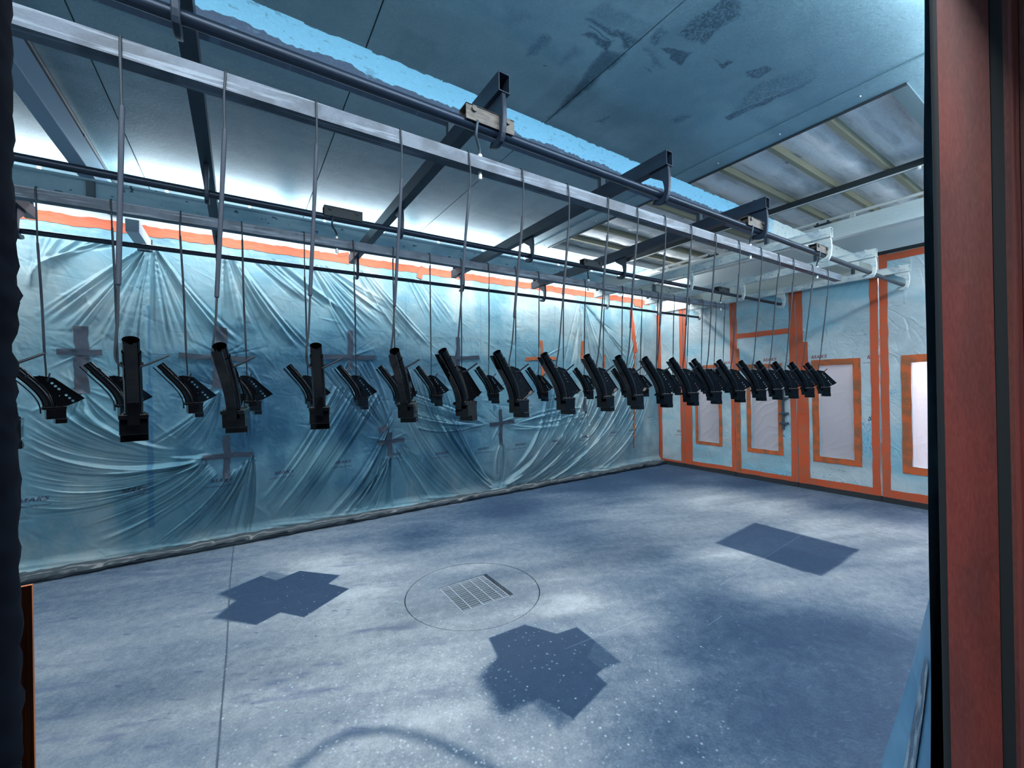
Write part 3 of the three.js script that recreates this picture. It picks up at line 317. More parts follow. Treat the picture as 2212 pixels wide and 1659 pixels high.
function door(n, label, z0, z1, y1, win, edges) {
  const d = structure('door_' + n, label), y0 = .07, s = new THREE.Shape([[z0, y0], [z1, y0], [z1, y1], [z0, y1]].map(p => new THREE.Vector2(...p)));
  if (win) s.holes.push(new THREE.Path([[win[0], win[2]], [win[0], win[3]], [win[1], win[3]], [win[1], win[2]]].map(p => new THREE.Vector2(...p))));
  mesh('film_panel', backGeo(s, .06, -.06), doorMat, d);
  if (win) { const [a, b, c, e] = win; const pw = b - a, ph = e - c, g = new THREE.PlaneGeometry(pw, ph, 60, 110), gp = g.attributes.position; for (let i = 0; i < gp.count; i++) { const x = gp.getX(i), y = gp.getY(i), q = (x * .8 - y) * 9 + 2.5 * fbm(x * 3 + n * 9, y * 3, 3); gp.setZ(i, (n === 3 ? .008 : .004) * (Math.pow(Math.abs(Math.sin(q * 2.2 + 4 * vn(x * 5, y * 5 + n))), 5) - .3) * (.3 + fbm(x * 4 + n, y * 4, 2)) * sm(0, .03, pw / 2 - Math.abs(x)) * sm(0, .03, ph / 2 - Math.abs(y))); } g.computeVertexNormals(); g.rotateY(-Math.PI / 2); g.translate(XB + .035, (c + e) / 2, (a + b) / 2); mesh('window_pane', g, paneMat, d).userData.label = 'film-covered window pane'; const t = win[4];
    tapeZ(a - t, a + .004, c - t, e + t, d, orangeBrown, .004, 'window_tape'); tapeZ(b - .004, b + t, c - t, e + t, d, orangeBrown, .004, 'window_tape'); tapeZ(a, b, e - .004, e + t, d, orangeBrown, .0055, 'window_tape'); tapeZ(a, b, c - t, c + .004, d, orangeBrown, .0055, 'window_tape'); }
  for (const q of edges) tapeZ(...q.slice(0, 4), d, q[4] || orange, q[5] || .003);
  mesh('bottom_seal', box(XB - .005, XB + .06, .0, .068, z0, z1), rubber, d);
  return d; }
const HD = 2.775, win = (xl, xr, yt, yb, t) => { const xm = (xl + xr) / 2; return [dz(xl), dz(xr), dy(xm, yb), dy(xm, yt), t]; };
door(1, 'narrow fixed panel in the corner masked with film and orange tape', S0, S1 - .004, HD, null, [[S0, S0 + .075, .07, HD], [S1 - .07, S1 - .006, .07, HD], [S0, S1 - .02, .068, .10, orange, .004]]);
door(2, 'masked door with a grey taped window beside the narrow corner panel', S1 + .004, S2 - .004, HD, win(1508, 1553, 795, 955, .05), [[S1 + .006, S1 + .05, .07, HD], [S1 + .006, S1 + .15, .07, 1.42, orange, .005], [S2 - .055, S2 - .006, .07, HD], [S1 + .01, S2 - .01, .068, .135, orange, .004]]);
const d3 = door(3, 'masked door with crinkled grey window, dark lever bolt and tape across its upper part', S2 + .004, S3 - .004, HD, win(1622, 1681, 795, 971, .06), [[S2 + .006, S2 + .05, .07, HD], [S3 - .085, S3 - .006, .07, HD], [S2 + .02, S3 - .02, dy(1650, 726), dy(1650, 715), orange, .005], [S2 + .01, S3 - .01, .068, .135, orange, .004], [S2 + .03, S2 + .085, .07, 2.0, orangeBrown, .005]]);
door(4, 'masked door with a lilac grey window and blue paint runs beside it', S3 + .004, S4 - .004, HD, win(1769, 1845, 788, 990, .075), [[S3 + .006, S3 + .085, 2.0, HD], [S3 + .006, S3 + .14, .07, 2.02, orange, .005], [S4 - .085, S4 - .008, .07, HD], [S3 + .01, S4 - .01, .068, .16, orange, .004]]);
door(5, 'tall masked door with the brightest window beside the red jamb', S4 + .004, S5, 2.99, [dz(1969), dz(1969) + .52, dy(2000, 1012), dy(2000, 781), .085], [[S4 + .008, S4 + .085, .07, 2.99], [S4 + .01, S5, 2.905, 2.985, orange, .005], [S4 + .01, S5, .068, .16, orange, .004]]);
{ const d = structure('door_6', 'last masked panel hidden behind the red jamb'); mesh('film_panel', box(XB, XB + .06, .07, 2.99, S5 + .004, 0), doorMat, d);
  const hd = structure('trim_1', 'beige header board above the lower doors'); mesh('header_board', box(XB - .03, XB + .08, HD, 3.05, LZ, S4 - .01), std({ color: lin(.74, .75, .69), roughness: .6, bumpMap: rep(grain, 3, 3), bumpScale: .002 }), hd);
  const tr = structure('trim_2', 'black strip above the tall masked door'); mesh('black_strip', box(XB - .012, XB + .02, 2.99, 3.03, S4, RZ), rubber, tr);
  const lb = thing('door_bolt', 'dark blue-black vertical lever bolt on the door with crinkled window', 'door bolt'); const bz = dz(1694); mesh('rod', rbox(XB - .045, XB - .02, dy(1694, 928), dy(1694, 842), bz - .016, bz + .016, .006), steelDark, lb); for (const yy of [860, 893, 914]) mesh('bracket', rbox(XB - .055, XB + .0, dy(1694, yy) - .015, dy(1694, yy) + .015, bz - .05, bz + .06, .005), steelDark, lb); }
// room beyond the doors
{ const o = structure('wall_outside', 'pale room beyond the door windows'); mesh('shell', mergeGeometries([box(8.2, 8.3, -.1, 3.7, LZ, .2), box(XB + .12, 8.2, -.1, 0, LZ, .2), box(XB + .12, 8.2, 3.0, 3.1, LZ, .2), box(XB + .12, 8.2, 0, 3.1, LZ - .12, LZ), box(XB + .12, 8.2, 0, 3.1, .1, .2), box(XB + .12, 8.2, 0, 2.72, -1.86, -1.80)]), std({ color: lin(.62, .60, .62), roughness: .9 }), o);
  const l = thing('outside_lamp', 'strip lamp in the room beyond the brightest window', 'lamp', [7.5, 2.9, -1.5]); mesh('diffuser', box(-.08, .08, .03, .09, -.5, .5), std({ color: 0xffffff, emissive: lin(1, .95, .96), emissiveIntensity: 1 }), l); const L = new THREE.RectAreaLight(lin(1, .90, .93), 300, 1.0, .16); L.rotation.set(-Math.PI / 2, 0, Math.PI / 2); L.name = 'outside_lamp_light'; l.add(L); }

// ------------------------------------------------------------------ steel overhead
const beamTex = (() => { const n = 2048, h = 128; const [c] = canvasOf(n, h, (i, j) => { const x = XF + (XB - XF) * (i + .5) / n, v = 1 - (j + .5) / h; const t1 = .30 + .16 * (fbm(x * 5, 2, 5) - .5) * 2 + .10 * sm(2.6, .6, x) + .06 * (vn(x * 60, 3) - .5), t2 = .955 + .05 * (fbm(x * 26, 9, 4) - .5) * 2; const g = vn(x * 150, v * 40), white = sm(4.15, 4.35, x + .1 * (vn(x * 9, v * 6) - .5));
    let k = mix3([142, 205, 232], [232, 234, 226], white); if (v < t1 && x < 4.1) k = mix3([92, 106, 128], [70, 86, 108], g); if (v > t2 && fbm(x * 9, 40, 3) > .45) k = [60, 86, 104]; if (fbm(x * 40, v * 12 + 70, 3) > .74) k = mix3(k, [110, 150, 176], .5); const e = 10 * (g - .5); return [k[0] + e, k[1] + e, k[2] + e]; }); return colorTex(c); })();
const beamUV = g => planarUV(g, (x, y, z) => [(x - XF) / (XB - XF), clamp((y - 2.86) / .185, .02, .98)]);
const farTex = (() => { const [c] = canvasOf(2048, 128, (i, j) => { const x = XF + (XB - XF) * (i + .5) / 2048, v = 1 - (j + .5) / 128; const n = fbm(x * 3, v * 2, 4), g = vn(x * 120, v * 40); let k = mix3([176, 206, 216], [140, 178, 194], sm(.4, .7, n)); if (x > 4.2) k = mix3(k, [206, 210, 204], sm(4.2, 4.6, x + .2 * (n - .5))); if (fbm(x * 18 + 5, v * 6, 3) > .79) k = mix3(k, [50, 74, 92], .8); if (v < .12 + .1 * (fbm(x * 20, 3, 3) - .5)) k = mix3(k, [66, 84, 100], .5); const e = 10 * (g - .5); return [k[0] + e, k[1] + e, k[2] + e]; }); return colorTex(c); })();
{ const a = thing('roof_beam', 'long light blue roof beam with torn grey lower edge', 'steel beam', [0, 0, 0], 'roof beams'); mesh('beam_body', beamUV(box(XF, XB - .001, 2.868, 3.04, -2.0, -1.92)), std({ map: beamTex, roughness: .55 }), a);
  for (const x of [-1.2, -.135, .935, 2.03, 3.14, 4.24, 5.33, 6.40]) mesh('hanger_lug', box(x - .02, x + .02, 2.796, 2.868, -1.975, -1.945), steelDark, a);
  mesh('hanger_plate', box(XF + .3, XF + .4, 3.04, CY, -1.99, -1.93), steelDark, a);
  const b = thing('roof_beam', 'roof beam beside the left wall with a bolted stiffener plate', 'steel beam', [0, 0, 0], 'roof beams'); const bm = std({ map: farTex, roughness: .5 }); mesh('web', beamUV(box(XF, XB - .001, 2.875, 3.03, -4.22, -4.20)), bm, b); mesh('flange', beamUV(box(XF, XB - .001, 2.86, 2.875, -4.25, -4.17)), bm, b); for (const x of [-1.2, -.135, .935, 2.03, 3.14, 4.24, 5.33, 6.40]) mesh('hanger_lug', box(x - .02, x + .02, 2.796, 2.86, -4.225, -4.205), steelDark, b); mesh('flange', beamUV(box(XF, XB - .001, 3.03, 3.045, -4.26, -4.16)), bm, b); for (const x of [-.885, 2.4, 5.45]) mesh('stiffener_plate', box(x - .022, x + .022, 2.876, 3.03, -4.2, -4.165), std({ color: lin(.12, .16, .18), roughness: .6 }), b);
  const sk = std({ color: lin(.42, .52, .58), roughness: .5 }), dk = std({ color: lin(.06, .09, .115), roughness: .5 }), wht = std({ color: lin(.86, .87, .83), roughness: .5, bumpMap: rep(grain, 2, 2), bumpScale: .002 });
  // rafters on top of the two roof beams, each with a pipe on posts
  for (const [x, z0, z1, body, pm, lab] of [[5.53, LZ + .01, RZ - .01, wht, wht, 'white rafter near the doors with a thin pipe on posts'], [-.90, LZ + .01, RZ - .01, std({ color: lin(.22, .31, .42), roughness: .45 }), dk, 'blue-grey rafter close to the dark door edge with a dark pipe']]) {
    const t = thing('rafter', lab, 'rafter', [0, 0, 0], 'rafters'); mesh('rafter_body', rbox(x - .045, x + .045, 3.045, 3.225, z0, z1, .006), body, t); mesh('pipe', cyl([x + .02, 3.288, z0 + .02], [x + .02, 3.288, z1 - .02], .016), pm, t); for (const z of [-.6, -1.69, -2.9, -4.0]) { mesh('post', box(x - .012, x + .03, 3.224, 3.275, z - .02, z + .02), pm, t); } for (const z of [-2.0, -3.3]) { mesh('clamp_bolt', mergeGeometries([cyl([x - .03, 3.225, z], [x - .03, 3.27, z], .012, 8), cyl([x - .03, 3.225, z + .1], [x - .03, 3.27, z + .1], .012, 8), box(x - .05, x - .01, 3.235, 3.245, z - .03, z + .13)]), steelDark, t); } }
  const br = thing('wall_bracket', 'short steel stub reaching from the far roof beam to the taped wall', 'bracket'); mesh('stub', rbox(-.70, -.62, 2.70, 2.795, -4.66, -4.16, .004), std({ color: lin(.4, .48, .56), roughness: .5 }), br); mesh('end_plate', box(-.71, -.61, 2.69, 2.797, -4.672, -4.66), steelDark, br); }
const bSteel = std({ map: colorTex(canvasOf(256, 256, (i, j) => { const n = fbm(i * .03, j * .03, 4), g = vn(i * .8, j * .8); const k = mix3([38, 52, 70], [24, 35, 50], n), e = 14 * (g - .5); return [k[0] + e, k[1] + e, k[2] + e]; })[0]), roughness: .45, metalness: .1 });
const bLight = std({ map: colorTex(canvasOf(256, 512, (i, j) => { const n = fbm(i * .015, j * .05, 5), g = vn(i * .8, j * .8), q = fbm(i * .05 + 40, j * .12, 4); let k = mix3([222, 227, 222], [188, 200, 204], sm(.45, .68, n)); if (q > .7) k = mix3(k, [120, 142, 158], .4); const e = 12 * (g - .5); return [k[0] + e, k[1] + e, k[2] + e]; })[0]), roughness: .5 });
const BT = 2.795, BH = .08, BW = .055, ZN = -1.44, ZE = -4.25, PIPE_Y = 2.57, PZ = [-1.50, -2.79, -4.05];
const hookShape = (() => { const s = new THREE.Shape(); // profile in (z, y), pipe centre at the origin
  s.moveTo(.052, .147); s.lineTo(-.075, .147); s.lineTo(-.06, .125); s.lineTo(.018, .075); s.bezierCurveTo(.03, .04, .034, .01, .022, -.012); s.bezierCurveTo(.008, -.03, -.012, -.024, -.04, -.018); s.lineTo(-.052, -.034); s.bezierCurveTo(-.03, -.045, 0, -.062, .034, -.045); s.bezierCurveTo(.058, -.02, .066, .06, .052, .147); return s; })();
const hookGeo = new THREE.ExtrudeGeometry(hookShape, { depth: .014, bevelEnabled: true, bevelSize: .003, bevelThickness: .003, bevelSegments: 1, curveSegments: 8 }); hookGeo.translate(0, 0, -.007); hookGeo.rotateY(-Math.PI / 2); // profile x becomes world z
const tubeGeo = hollow(BW, BH, .004, ZN - ZE); tubeGeo.translate(0, BT - BH / 2, ZE);
const lightUV = g => planarUV(g.clone(), (x, y, z) => [y * 4 + x * 4, (z - ZE) / (ZN - ZE)]);
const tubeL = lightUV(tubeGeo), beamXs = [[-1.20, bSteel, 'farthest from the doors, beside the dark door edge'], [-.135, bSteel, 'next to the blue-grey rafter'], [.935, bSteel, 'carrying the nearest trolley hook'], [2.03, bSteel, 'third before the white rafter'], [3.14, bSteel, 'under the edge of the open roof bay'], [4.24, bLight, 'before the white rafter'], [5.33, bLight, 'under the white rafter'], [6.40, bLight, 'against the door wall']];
for (const [x, m, w] of beamXs) { const t = thing('cross_beam', (m === bLight ? 'pale grey' : 'dark blue-grey') + ' hollow steel cross beam ' + w, 'cross beam', [x, 0, 0], 'cross beams under the roof beams'); mesh('beam_tube', m === bLight ? tubeL : tubeGeo, m, t);
  PZ.forEach(z => mesh('pipe_hook', hookGeo.clone().translate(0, PIPE_Y, z), m, t)); for (const z of [-1.53, -3.05, -4.12]) mesh('bolt', new THREE.CylinderGeometry(.011, .011, .014, 6).translate(0, BT + .005, z), m, t); }
const pipeMat = std({ map: colorTex(canvasOf(256, 256, (i, j) => { const n = fbm(i * .02, j * .08, 4), e = 12 * (vn(i * .7, j * .7) - .5); const k = mix3([50, 62, 80], [30, 40, 54], n); return [k[0] + e, k[1] + e, k[2] + e]; })[0]), roughness: .35, metalness: .45 });
tag(mesh('rail_pipe', cyl([XF + .02, PIPE_Y, PZ[0]], [6.42, PIPE_Y, PZ[0]], .020, 24), pipeMat), 'grey steel pipe rail above the light grey hanging bar', 'pipe', 'pipe rails');
tag(mesh('rail_pipe', cyl([XF + .02, PIPE_Y, PZ[1]], [6.43, PIPE_Y, PZ[1]], .020, 24), pipeMat), 'dark steel pipe rail above the dark hanging bar', 'pipe', 'pipe rails');
tag(mesh('rail_pipe', cyl([XF + .02, PIPE_Y, PZ[2]], [6.42, PIPE_Y, PZ[2]], .018, 24), pipeMat), 'dark bare pipe rail nearest the plastic sheet', 'pipe', 'pipe rails');
// hanging bars
const BAR_T = 2.436, BAR = .052;
const barMat = std({ map: colorTex(canvasOf(2048, 128, (i, j) => { const n = fbm(i * .05, j * .02 + i * .012, 5), s = fbm(i * .02 + j * .06, j * .12, 4), g = vn(i * .8, j * .8); const k = mix3([78, 90, 105], [52, 62, 76], sm(.35, .7, n)); const q = mix3(k, [116, 128, 140], .8 * sm(.58, .72, s)), e = 14 * (g - .5); return [q[0] + e, q[1] + e, q[2] + e]; })[0]), roughness: .42, metalness: .15 });
function bar(label, z, x1, mat) { const g = hollow(BAR, BAR, .003, x1 - XF - .05); g.rotateY(Math.PI / 2); g.translate(XF + .05, BAR_T - BAR / 2, z); planarUV(g, (x, y, zz) => [(x - XF) / 7.2, (y + zz) * 6]); return tag(mesh('hanging_bar', g, mat), label, 'hanging bar', 'hanging bars'); }
bar('light grey square tube bar carrying the near row of black brackets', PZ[0], 4.54, barMat); bar('dark square tube bar carrying the far row of black brackets', PZ[1], 5.03, barMat);
// trolleys: a channel riding on the pipe, an S-shaped hook and a nut under the bar
const wornMat = std({ map: colorTex(canvasOf(128, 128, (i, j) => { const n = fbm(i * .06, j * .06, 4), e = 26 * (vn(i * .9, j * .9) - .5), k = mix3([128, 118, 108], [70, 66, 66], n); return [k[0] + e, k[1] + e, k[2] + e]; })[0]), roughness: .5, metalness: .4 }), zinc = std({ color: lin(.6, .63, .62), roughness: .35, metalness: .5 });
function trolley(label, x, z, mat) { const t = thing('rail_trolley', label, 'trolley', [x, PIPE_Y, z], 'trolleys on the pipe rails'); const o = .075;
  mesh('channel', mergeGeometries([box(-.115 + o, .115 + o, .0, .062, .026, .031), box(-.115 + o, .115 + o, .0, .062, -.031, -.026), box(-.115 + o, .115 + o, .058, .063, -.031, .031)]), mat, t); for (const dx of [-.08, .08]) { const w = mesh('wheel', cyl([dx + o, .04, -.02], [dx + o, .04, .02], .018, 16), mat, t); mesh('wheel_bolt', cyl([dx + o, .045, .031], [dx + o, .045, .04], .012, 8), mat, w); }
  const sh = mesh('s_hook', capTube([[.01, .0, .034], [.005, -.03, .034], [.006, -.06, .026], [.024, -.078, .01], [.036, -.10, 0], [.036, -.14, 0]], .0055, 24), mat === wornMat ? steelDark : pipeMat, t); mesh('nut', mergeGeometries([new THREE.CylinderGeometry(.011, .011, .02, 6).translate(.036, BAR_T - PIPE_Y + .01, 0), cyl([.036, BAR_T - BAR - PIPE_Y - .03, 0], [.036, BAR_T - BAR - PIPE_Y, 0], .009, 8)]), zinc, sh); }
trolley('worn metal trolley block at the end of the cross beam over the light bar', .81, PZ[0], wornMat); trolley('worn trolley block on the near pipe under the pale beam before the white rafter', 2.97, PZ[0], wornMat); trolley('worn trolley block at the door end of the light bar', 4.06, PZ[0], wornMat);
const dkTrolley = std({ color: lin(.05, .055, .06), roughness: .6 }); trolley('dark trolley block on the far pipe away from the doors', .49, PZ[1], dkTrolley); trolley('dark trolley block on the far pipe by the open bay edge', 2.66, PZ[1], dkTrolley); trolley('dark trolley block at the door end of the dark bar', 4.84, PZ[1], dkTrolley);

// ------------------------------------------------------------------ black brackets and their hooks
const gloss = phy({ color: lin(.004, .0045, .006), roughness: .045, ior: 1.4 });
const S = .29 / 645, bp = (x, y) => [(x - 1170) * S, (838 - y) * S];
const G = (() => { const c3 = (...a) => { const o = []; for (let i = 0; i < a.length; i += 2) { const q = bp(a[i], a[i + 1]); o.push([q[0], q[1], 0]); } return o; };
  const tubeP = c3(948, 536, 1030, 640, 1110, 742, 1170, 835, 1206, 925, 1218, 1010);
  const tubeG = tube(tubeP, .0178, 40, 20), innerG = tube(tubeP, .0165, 12, 16), sleeve = tube(tubeP.slice(0, 1).length ? c3(1000, 602, 1050, 666, 1110, 742, 1170, 835, 1206, 925, 1218, 1010) : tubeP, .0202, 36, 20);
  const stripC = new THREE.CatmullRomCurve3(c3(886, 572, 980, 692, 1060, 792, 1118, 885, 1148, 970, 1155, 1050).map(p => V(...p))); const strip = new THREE.ExtrudeGeometry(new THREE.Shape([[-.016, -.002], [.016, -.002], [.016, .002], [-.016, .002]].map(p => new THREE.Vector2(...p))), { steps: 28, extrudePath: stripC, bevelEnabled: false });
  // square the strip to the plane of the bracket: rebuild it as a ribbon with thickness
  const ribbon = (() => { const n = 26, p = [], ix = []; for (let i = 0; i <= n; i++) { const q = stripC.getPoint(i / n), t = stripC.getTangent(i / n), nx = -t.y, ny = t.x; for (const [o, z] of [[.002, -.013], [.002, .013], [-.002, .013], [-.002, -.013]]) p.push(q.x + nx * o, q.y + ny * o, z); if (i < n) for (let k = 0; k < 4; k++) { const a = i * 4 + k, b = i * 4 + (k + 1) % 4; ix.push(a, b, b + 4, a, b + 4, a + 4); } } const e = 4 * n; ix.push(0, 2, 1, 0, 3, 2, e, e + 1, e + 2, e, e + 2, e + 3); const g = new THREE.BufferGeometry(); g.setAttribute('position', new THREE.Float32BufferAttribute(p, 3)); g.setIndex(ix); const f = g.toNonIndexed(); f.computeVertexNormals(); return f; })();
  const sh = new THREE.Shape([[1098, 672], [1145, 668], [1246, 690], [1466, 905], [1332, 978], [1222, 1000], [1196, 905], [1150, 800]].map(p => new THREE.Vector2(...bp(...p)))); for (const [x, y] of [[1238, 740], [1262, 771], [1286, 801], [1338, 866], [1362, 897], [1386, 928]]) sh.holes.push(circ(new THREE.Path(), ...bp(x, y), .0064, 14)); { const [x, y] = bp(1290, 872); sh.holes.push(circ(new THREE.Path(), x, y, .003, 8)); }
  const plate = new THREE.ExtrudeGeometry(sh, { depth: .006, bevelEnabled: true, bevelSize: .0012, bevelThickness: .0012, bevelSegments: 2 });
  const edge = (a, b, w) => { const A = bp(...a), B = bp(...b), L = Math.hypot(B[0] - A[0], B[1] - A[1]), g = new THREE.BoxGeometry(L, .003, w); g.rotateZ(Math.atan2(B[1] - A[1], B[0] - A[0])); g.translate((A[0] + B[0]) / 2, (A[1] + B[1]) / 2, 0); return g; };
  const bx = (x0, x1, y0, y1, d, r = .002) => { const a = bp(x0, y1), b = bp(x1, y0); return rbox(a[0], b[0], a[1], b[1], -d / 2, d / 2, r, 2); };
  const bolts = mergeGeometries([[1178, 990], [1218, 992], [1262, 990], [1318, 988]].flatMap(([x, y]) => [-.022, .022].map(z => { const q = bp(x, y); return new THREE.SphereGeometry(.005, 8, 6).translate(q[0], q[1] + .002, z); })));
  return { tubeG, innerG, sleeve, ribbon, plates: [plate.clone().translate(0, 0, -.003)], rim: mergeGeometries([edge([1250, 688], [1470, 903], .013), edge([1145, 664], [1250, 687], .013)]), tab: mergeGeometries([edge([1470, 905], [1404, 944], .03), edge([1404, 944], [1334, 981], .016)]), collar: bx(1160, 1334, 984, 1012, .064), block: bx(1188, 1330, 1006, 1112, .062), foot: bx(1250, 1336, 1108, 1160, .0615), bolts, pin: mergeGeometries([-.0215, .0215].map(z => { const q = bp(1052, 672); return new THREE.SphereGeometry(.0075, 10, 8).translate(q[0] + .004, q[1], z * .8); })) }; })();
function makeBracket() { const t = new THREE.Group(); mesh('tube', G.tubeG, gloss, t).material.side = THREE.DoubleSide; const sl = mesh('sleeve', G.sleeve, gloss, t); mesh('rivet', G.pin, gloss, sl); mesh('flange_strip', G.ribbon, gloss, t); G.plates.forEach(p => mesh('side_plate', p, gloss, t)); mesh('plate_rim', G.rim, gloss, t); mesh('bent_tab', G.tab, gloss, t); const cl = mesh('collar', G.collar, gloss, t); mesh('bolt_heads', G.bolts, gloss, cl); const mb = mesh('mounting_block', G.block, gloss, t); mesh('foot_block', G.foot, gloss, mb); return t; }
const proto = makeBracket(); let protoFree = true;
const wireMat = std({ color: lin(.028, .038, .05), roughness: .55, metalness: .2 }), coatMat = std({ map: colorTex(canvasOf(64, 256, (i, j) => { const n = fbm(i * .1, j * .1, 4), e = 16 * (vn(i, j) - .5), k = mix3([62, 72, 88], [42, 50, 64], n); return [k[0] + e, k[1] + e, k[2] + e]; })[0]), roughness: .6 }), coatDark = std({ color: lin(.03, .04, .055), roughness: .6 });
function wireHook(label, x, z, foot, dir, front, group, k) { // foot: where the wire passes through the bracket; dir: unit vector of the tail in plan
  const t = thing('wire_hook', label, 'wire hook', [x, 0, z], group); const top = BAR_T + .006, r = .0032, f = [foot[0] - x, foot[1], foot[2] - z], h = BAR / 2 + .006, w1 = rr(-.004, .004), c0 = front ? rr(.16, .26) : rr(.10, .3), c1 = front ? rr(.2, .42) : rr(.12, .3);
  const zf = .031; mesh('top_hook', capTube([[-.004, BAR_T - BAR + .014, -h], [-.003, BAR_T - .02, -h - .001], [0, top, -h + .008], [0, top + .003, 0], [0, top, h - .008], [0, BAR_T - .02, zf], [w1, BAR_T - .08, zf], [w1, BAR_T - c0, zf * .7]], r, 40, 6), wireMat, t);
  const ya = BAR_T - c0 + .03, yb = f[1] + c1, sx = (y) => mix(f[0] - dir[0] * .03, w1, clamp((y - f[1]) / (ya - f[1]))), sz = y => mix(f[2] - dir[1] * .03, zf * .7, clamp((y - f[1]) / (ya - f[1])));
  mesh('painted_rod', capTube([[sx(ya), ya, sz(ya)], [sx((ya + yb) / 2) + rr(-.003, .003), (ya + yb) / 2, sz((ya + yb) / 2)], [sx(yb), yb, sz(yb)]], front ? .0062 - .0012 * (k / 18) : .0048, 16, 8), front && k < 5 ? coatMat : coatDark, t);
  const d = dir; mesh('lower_hook', capTube([[sx(yb + .02), yb + .02, sz(yb + .02)], [sx(f[1] + .12), f[1] + .12, sz(f[1] + .12)], [f[0] - d[0] * .032, f[1] + .045, f[2] - d[1] * .032], [f[0] - d[0] * .03, f[1] + .012, f[2] - d[1] * .03], [f[0] - d[0] * .016, f[1] - .004, f[2] - d[1] * .016], [f[0] + d[0] * .016, f[1] - .003, f[2] + d[1] * .016], [f[0] + d[0] * .04, f[1] + .008, f[2] + d[1] * .04], [f[0] + d[0] * .075, f[1] + .028, f[2] + d[1] * .075]], .0034, 44, 6), wireMat, t); }
const frontPx = [266.7, 96, 487, 164, 679, 229.6, 859.4, 285.7, 1005.5, 333, 1121, 369, 1221, 400, 1306, 429, 1370, 449, 1430, 469, 1487, 487, 1540, 504, 1590, 521, 1640, 536, 1676, 549, 1710, 559, 1749, 573, 1781, 584];
const frontX = []; for (let i = 0; i < frontPx.length; i += 2) frontX.push(onY(frontPx[i], frontPx[i + 1], BAR_T + .006)[0]);
// plan position of each bracket's hang point from where its plate shows in the photograph
const frontPart = [285, 487, 685, 862, 997, 1112, 1213, 1300, 1365, 1427, 1484, 1534, 1586, 1632, 1668, 1703, 1738, 1773], frontA = [88, 76, 86, 73, 53, 50, 47, 52, 53, 44, 43, 36, 38, 38, 40, 40, 40, 34], lean = [0, .10, -.02, .07, .02, 0, 0, .01, 0, 0, 0, 0, 0, 0, 0, 0, 0, 0];
function hang(i, n, x, z, alpha, tilt, front, rodX) { const phi = Math.atan2(x, -z), th = -phi + alpha * Math.PI / 180; const b = protoFree ? proto : proto.clone(); protoFree = false; b.name = numbered('pipe_bracket'); scene.add(b);
  const edge = alpha > 65, hp = edge ? bp(1040, 655) : bp(1205, 686); hp[1] -= edge ? .012 : .010; b.rotation.set(0, th, 0); const c = Math.cos(th), s = Math.sin(th); b.position.set(x - hp[0] * c, 1.5, z + hp[0] * s); b.rotateZ(tilt);
  const row = front ? 'light grey bar' : 'dark bar', o = ORD[n - 1 - i]; b.userData = { label: `glossy black ${edge ? 'bracket turned edge-on' : 'bracket with a holed plate'}, ${o} on the ${row} from the doors`, category: 'bracket', group: front ? 'brackets on the light grey bar' : 'brackets on the dark bar' };
  wireHook(`${front ? 'grey-painted' : 'dark'} wire hook, ${o} on the ${row} from the doors`, rodX, z, [x, 1.5 + hp[1], z], [s, c], front, front ? 'wire hooks on the light grey bar' : 'wire hooks on the dark bar', i); }
frontX.forEach((rx, i) => { const q = onZ(frontPart[i], 790, PZ[0]); hang(i, 18, q[0], PZ[0], frontA[i], lean[i], true, rx); });
const backPx = [84, 410, 245, 439, 392, 462, 522, 483, 655, 506, 759, 524, 846, 537, 923, 551, 990, 562, 1050, 571, 1108, 581, 1157, 589.5, 1212, 598, 1257, 606, 1300, 612, 1342, 618.5, 1384, 625, 1420, 631, 1454, 637, 1487, 642, 1517, 647, 1545, 652, 1565, 655];
for (let i = 0, n = backPx.length / 2; i < n; i++) { const x = onY(backPx[2 * i], backPx[2 * i + 1], BAR_T + .006)[0]; const q = x + .02; hang(i, n, q, PZ[1], [6, 10, 8, 12, 18, 16, 22, 24, 30, 32, 34, 32, 34, 36, 36, 38, 40, 60, 40, 62, 40, 62, 44][i], 0, false, x); }
// one more bracket on the near bar, mostly behind the dark door edge
{ const x = onZ(-8, 800, PZ[0])[0]; hang(0, 19, x, PZ[0], 84, 0, true, x - .02); const l = scene.children.filter(o => o.userData.category === 'bracket').pop(); l.userData.label = 'black bracket half hidden behind the dark door edge'; const w = scene.children.filter(o => o.userData.category === 'wire hook').pop(); w.userData.label = 'wire hook half hidden behind the dark door edge'; }

